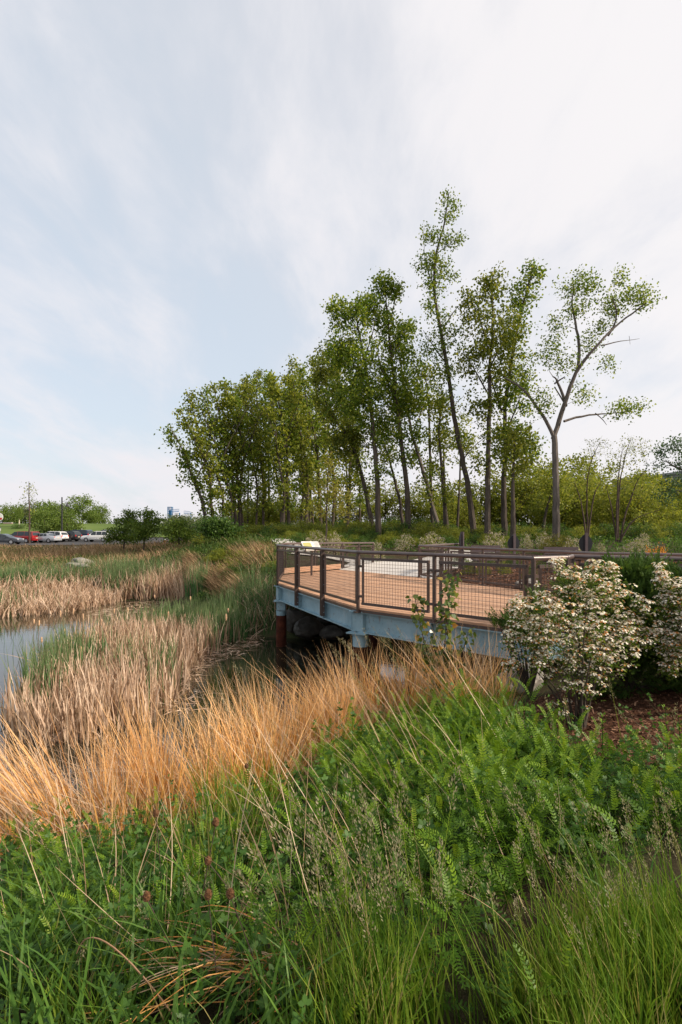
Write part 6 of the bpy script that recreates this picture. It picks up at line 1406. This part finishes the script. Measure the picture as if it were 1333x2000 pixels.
def flowering_bush(label, base_px, blobs, ncl, seed, dY=0.0):
    rg = np.random.default_rng(seed); b = ray(*base_px); Y = b[1] + dY; b = np.array([(base_px[0] - CX) / F * Y, Y, h1((base_px[0] - CX) / F * Y, Y)]); root = empty('flowering_bush', b, label, 'bush', 'flowering bushes in front of the deck'); mb = MB(); nodes = []; nr = []
    tot = sum(w for *_, w in blobs); tg = np.concatenate([ell_targets([(cx, cy, rx, ry, max(2, int(ncl * w / tot)))], Y, rg, .9) for cx, cy, rx, ry, w in blobs])
    ctr = tg.mean(0)
    for k in range(15):
        e = tg[rg.integers(len(tg))]; s0 = b + np.array([rg.normal() * .06, rg.normal() * .06, -.05]); mid = s0 + (e - s0) * .5; mid[:2] = s0[:2] + (mid[:2] - s0[:2]) * .7; e2 = s0 + (e - s0) * .85
        P, r = dense_path([s0, mid + rg.normal(size=3) * .03, e2], [.013, .009, .003], .08); mb.tube(P - b, r, 6, False); nodes += list(P[3:]); nr += list(r[3:])
    tw = MB(); ends = grow_twigs(tw, nodes, nr, tg, rg, 3, .0035, .7, .10); tw.v = [tuple(np.array(v) - b) for v in tw.v]
    st = mb.build('stems', M['bark'], root, True); tag(tw.build('twigs', M['twig'], st), kind='stuff')
    fol, pet, old = Merge(), Merge(), Merge()
    for p, d in ends:
        p = p - b; k = rg.integers(4, 9); q = p + rand_dirs(k, rg) * rg.uniform(.02, .075, k)[:, None]; q[:, 2] -= .03; s = rg.uniform(.024, .046, k); dd = rand_dirs(k, rg); dd[:, 2] += .3
        fol.add(*leaves(q, dd, rand_dirs(k, rg) + [0, 0, .8], s, s * .48, OVAL, .12, rg))
        if rg.random() < .93:       # a domed cluster of small five-petalled flowers
            nf = rg.integers(9, 18); u = rand_dirs(nf, rg); u[:, 2] = np.abs(u[:, 2]); c = p + u * np.array([.044, .044, .026]) + [0, 0, .01]
            for f in range(nf):
                a = np.arange(5) * 1.2566 + rg.uniform(0, 6); nn = u[f] + [0, 0, .7]; nn /= np.linalg.norm(nn); t1 = np.cross(nn, [1, 0, .1]); t1 /= np.linalg.norm(t1); t2 = np.cross(nn, t1)
                D = np.cos(a)[:, None] * t1 + np.sin(a)[:, None] * t2 + nn * .25; tgt = old if rg.random() < .19 else pet
                tgt.add(*leaves(np.tile(c[f], (5, 1)), D, np.tile(nn, (5, 1)), np.full(5, .0128), np.full(5, .0115), RHOMB, .1, rg))
    for mg, nm, mat in ((fol, 'foliage', M['leaf_locust']), (pet, 'blossom', M['petal']), (old, 'withered_blossom', M['petal_old'])): mg.obj(nm, mat, root)
flowering_bush('large white and orange flowering bush in front of the deck corner', (1128, 1428), [(1130, 1240, 125, 95, 1.5), (1060, 1210, 66, 70, .75), (1180, 1155, 60, 42, .5), (1195, 1112, 12, 18, .07), (1120, 1130, 40, 24, .22), (1240, 1225, 46, 42, .35), (1040, 1260, 46, 60, .4), (1140, 1320, 80, 45, .4), (1010, 1185, 22, 28, .12), (1195, 1260, 60, 60, .45), (1100, 1390, 60, 18, .06), (992, 1250, 12, 22, .06), (1250, 1180, 20, 16, .08), (1160, 1108, 16, 12, .06), (1090, 1100, 12, 12, .05), (1275, 1240, 18, 12, .06), (1000, 1300, 22, 20, .06)], 960, 81)
flowering_bush('second white and orange flowering bush cut by the right edge', (1395, 1400), [(1350, 1200, 62, 70, 1), (1320, 1270, 40, 46, .5), (1292, 1125, 14, 30, .15), (1310, 1160, 24, 34, .25), (1400, 1160, 60, 60, .6), (1310, 1310, 20, 16, .06)], 520, 82)
# leafy upright weeds in front of the mulch
def upright_weed(px, py, up, label, seed, n=30, sz=(.022, .045)):
    rg = np.random.default_rng(seed); q = ray(px, py, up); gz = h1(q[0], q[1]); H = q[2] - gz; root = empty('upright_weed', (q[0], q[1], gz), label, 'weed', 'leafy upright weeds in front of the mulch')
    bx = rg.normal() * .05 + .04; MB().tube([(bx, 0, 0), (bx * .5, 0, H * .5), (0, 0, H)], [.005, .004, .002], 5).build('stem', M['clover'], root)
    t = rg.random(n) ** .6 * .72 + .28; a = rg.uniform(0, 6.28, n); P = np.column_stack([bx * (1 - t), np.zeros(n), H * t]); D = np.column_stack([np.cos(a), np.sin(a), .5 + t * .6]); s = rg.uniform(*sz, n) * (1.25 - .5 * t)
    V, Fc, r = leaves(P + D * .012, D, np.column_stack([-np.cos(a) * .4, -np.sin(a) * .4, np.ones(n)]), s, s * .42, OVAL, .12, rg); link('foliage', np_mesh('foliage', V, Fc, M['vetch'], r), root)
for i, (px, py, up, lab) in enumerate([(1095, 1370, .42, 'tall leafy weed rising before the stems of the flowering bush'), (1178, 1398, .36, 'leafy weed on the mulch right of the tall one'), (1300, 1385, .5, 'bright leafy weed at the right edge of the mulch'), (1255, 1452, .3, 'short leafy weed at the middle of the mulch edge'), (1325, 1400, .45, 'leafy weed cut by the right edge')]):
    upright_weed(px, py, up, lab, 95 + i, 34)

# wood chips on the mulch
rg = np.random.default_rng(99); ch = Merge()
p = scatter(MULCH_NEAR, 6500, rg); n = len(p); ch.add(*leaves(np.column_stack([p, hgt(p[:, 0], p[:, 1]) + .03]), np.column_stack([rg.normal(size=(n, 2)), rg.normal(size=n) * .3]), np.tile([0, 0, 1.0], (n, 1)) + rg.normal(size=(n, 3)) * .4, rg.uniform(.02, .07, n), rg.uniform(.008, .02, n), np.array([(0, -.4), (0, .4), (1, .5), (1, -.5)]), .1, rg))
BED = [(2.7, 17.8), (4.7, 14.0), (5.5, 12.1), (6.9, 11.3), (10, 10), (12, 14), (8, 24), (5.4, 23), (4.6, 21)]
p = scatter(BED, 9000, rg); n = len(p); ch.add(*leaves(np.column_stack([p, hgt(p[:, 0], p[:, 1]) + .045]), np.column_stack([rg.normal(size=(n, 2)), rg.normal(size=n) * .3]), np.tile([0, 0, 1.0], (n, 1)) + rg.normal(size=(n, 3)) * .4, rg.uniform(.04, .12, n), rg.uniform(.02, .05, n), np.array([(0, -.4), (0, .4), (1, .5), (1, -.5)]), .1, rg))
tag(ch.obj('wood_chips', M['chips']), 'loose brown wood chips on the mulch beds', 'mulch', None, 'stuff')
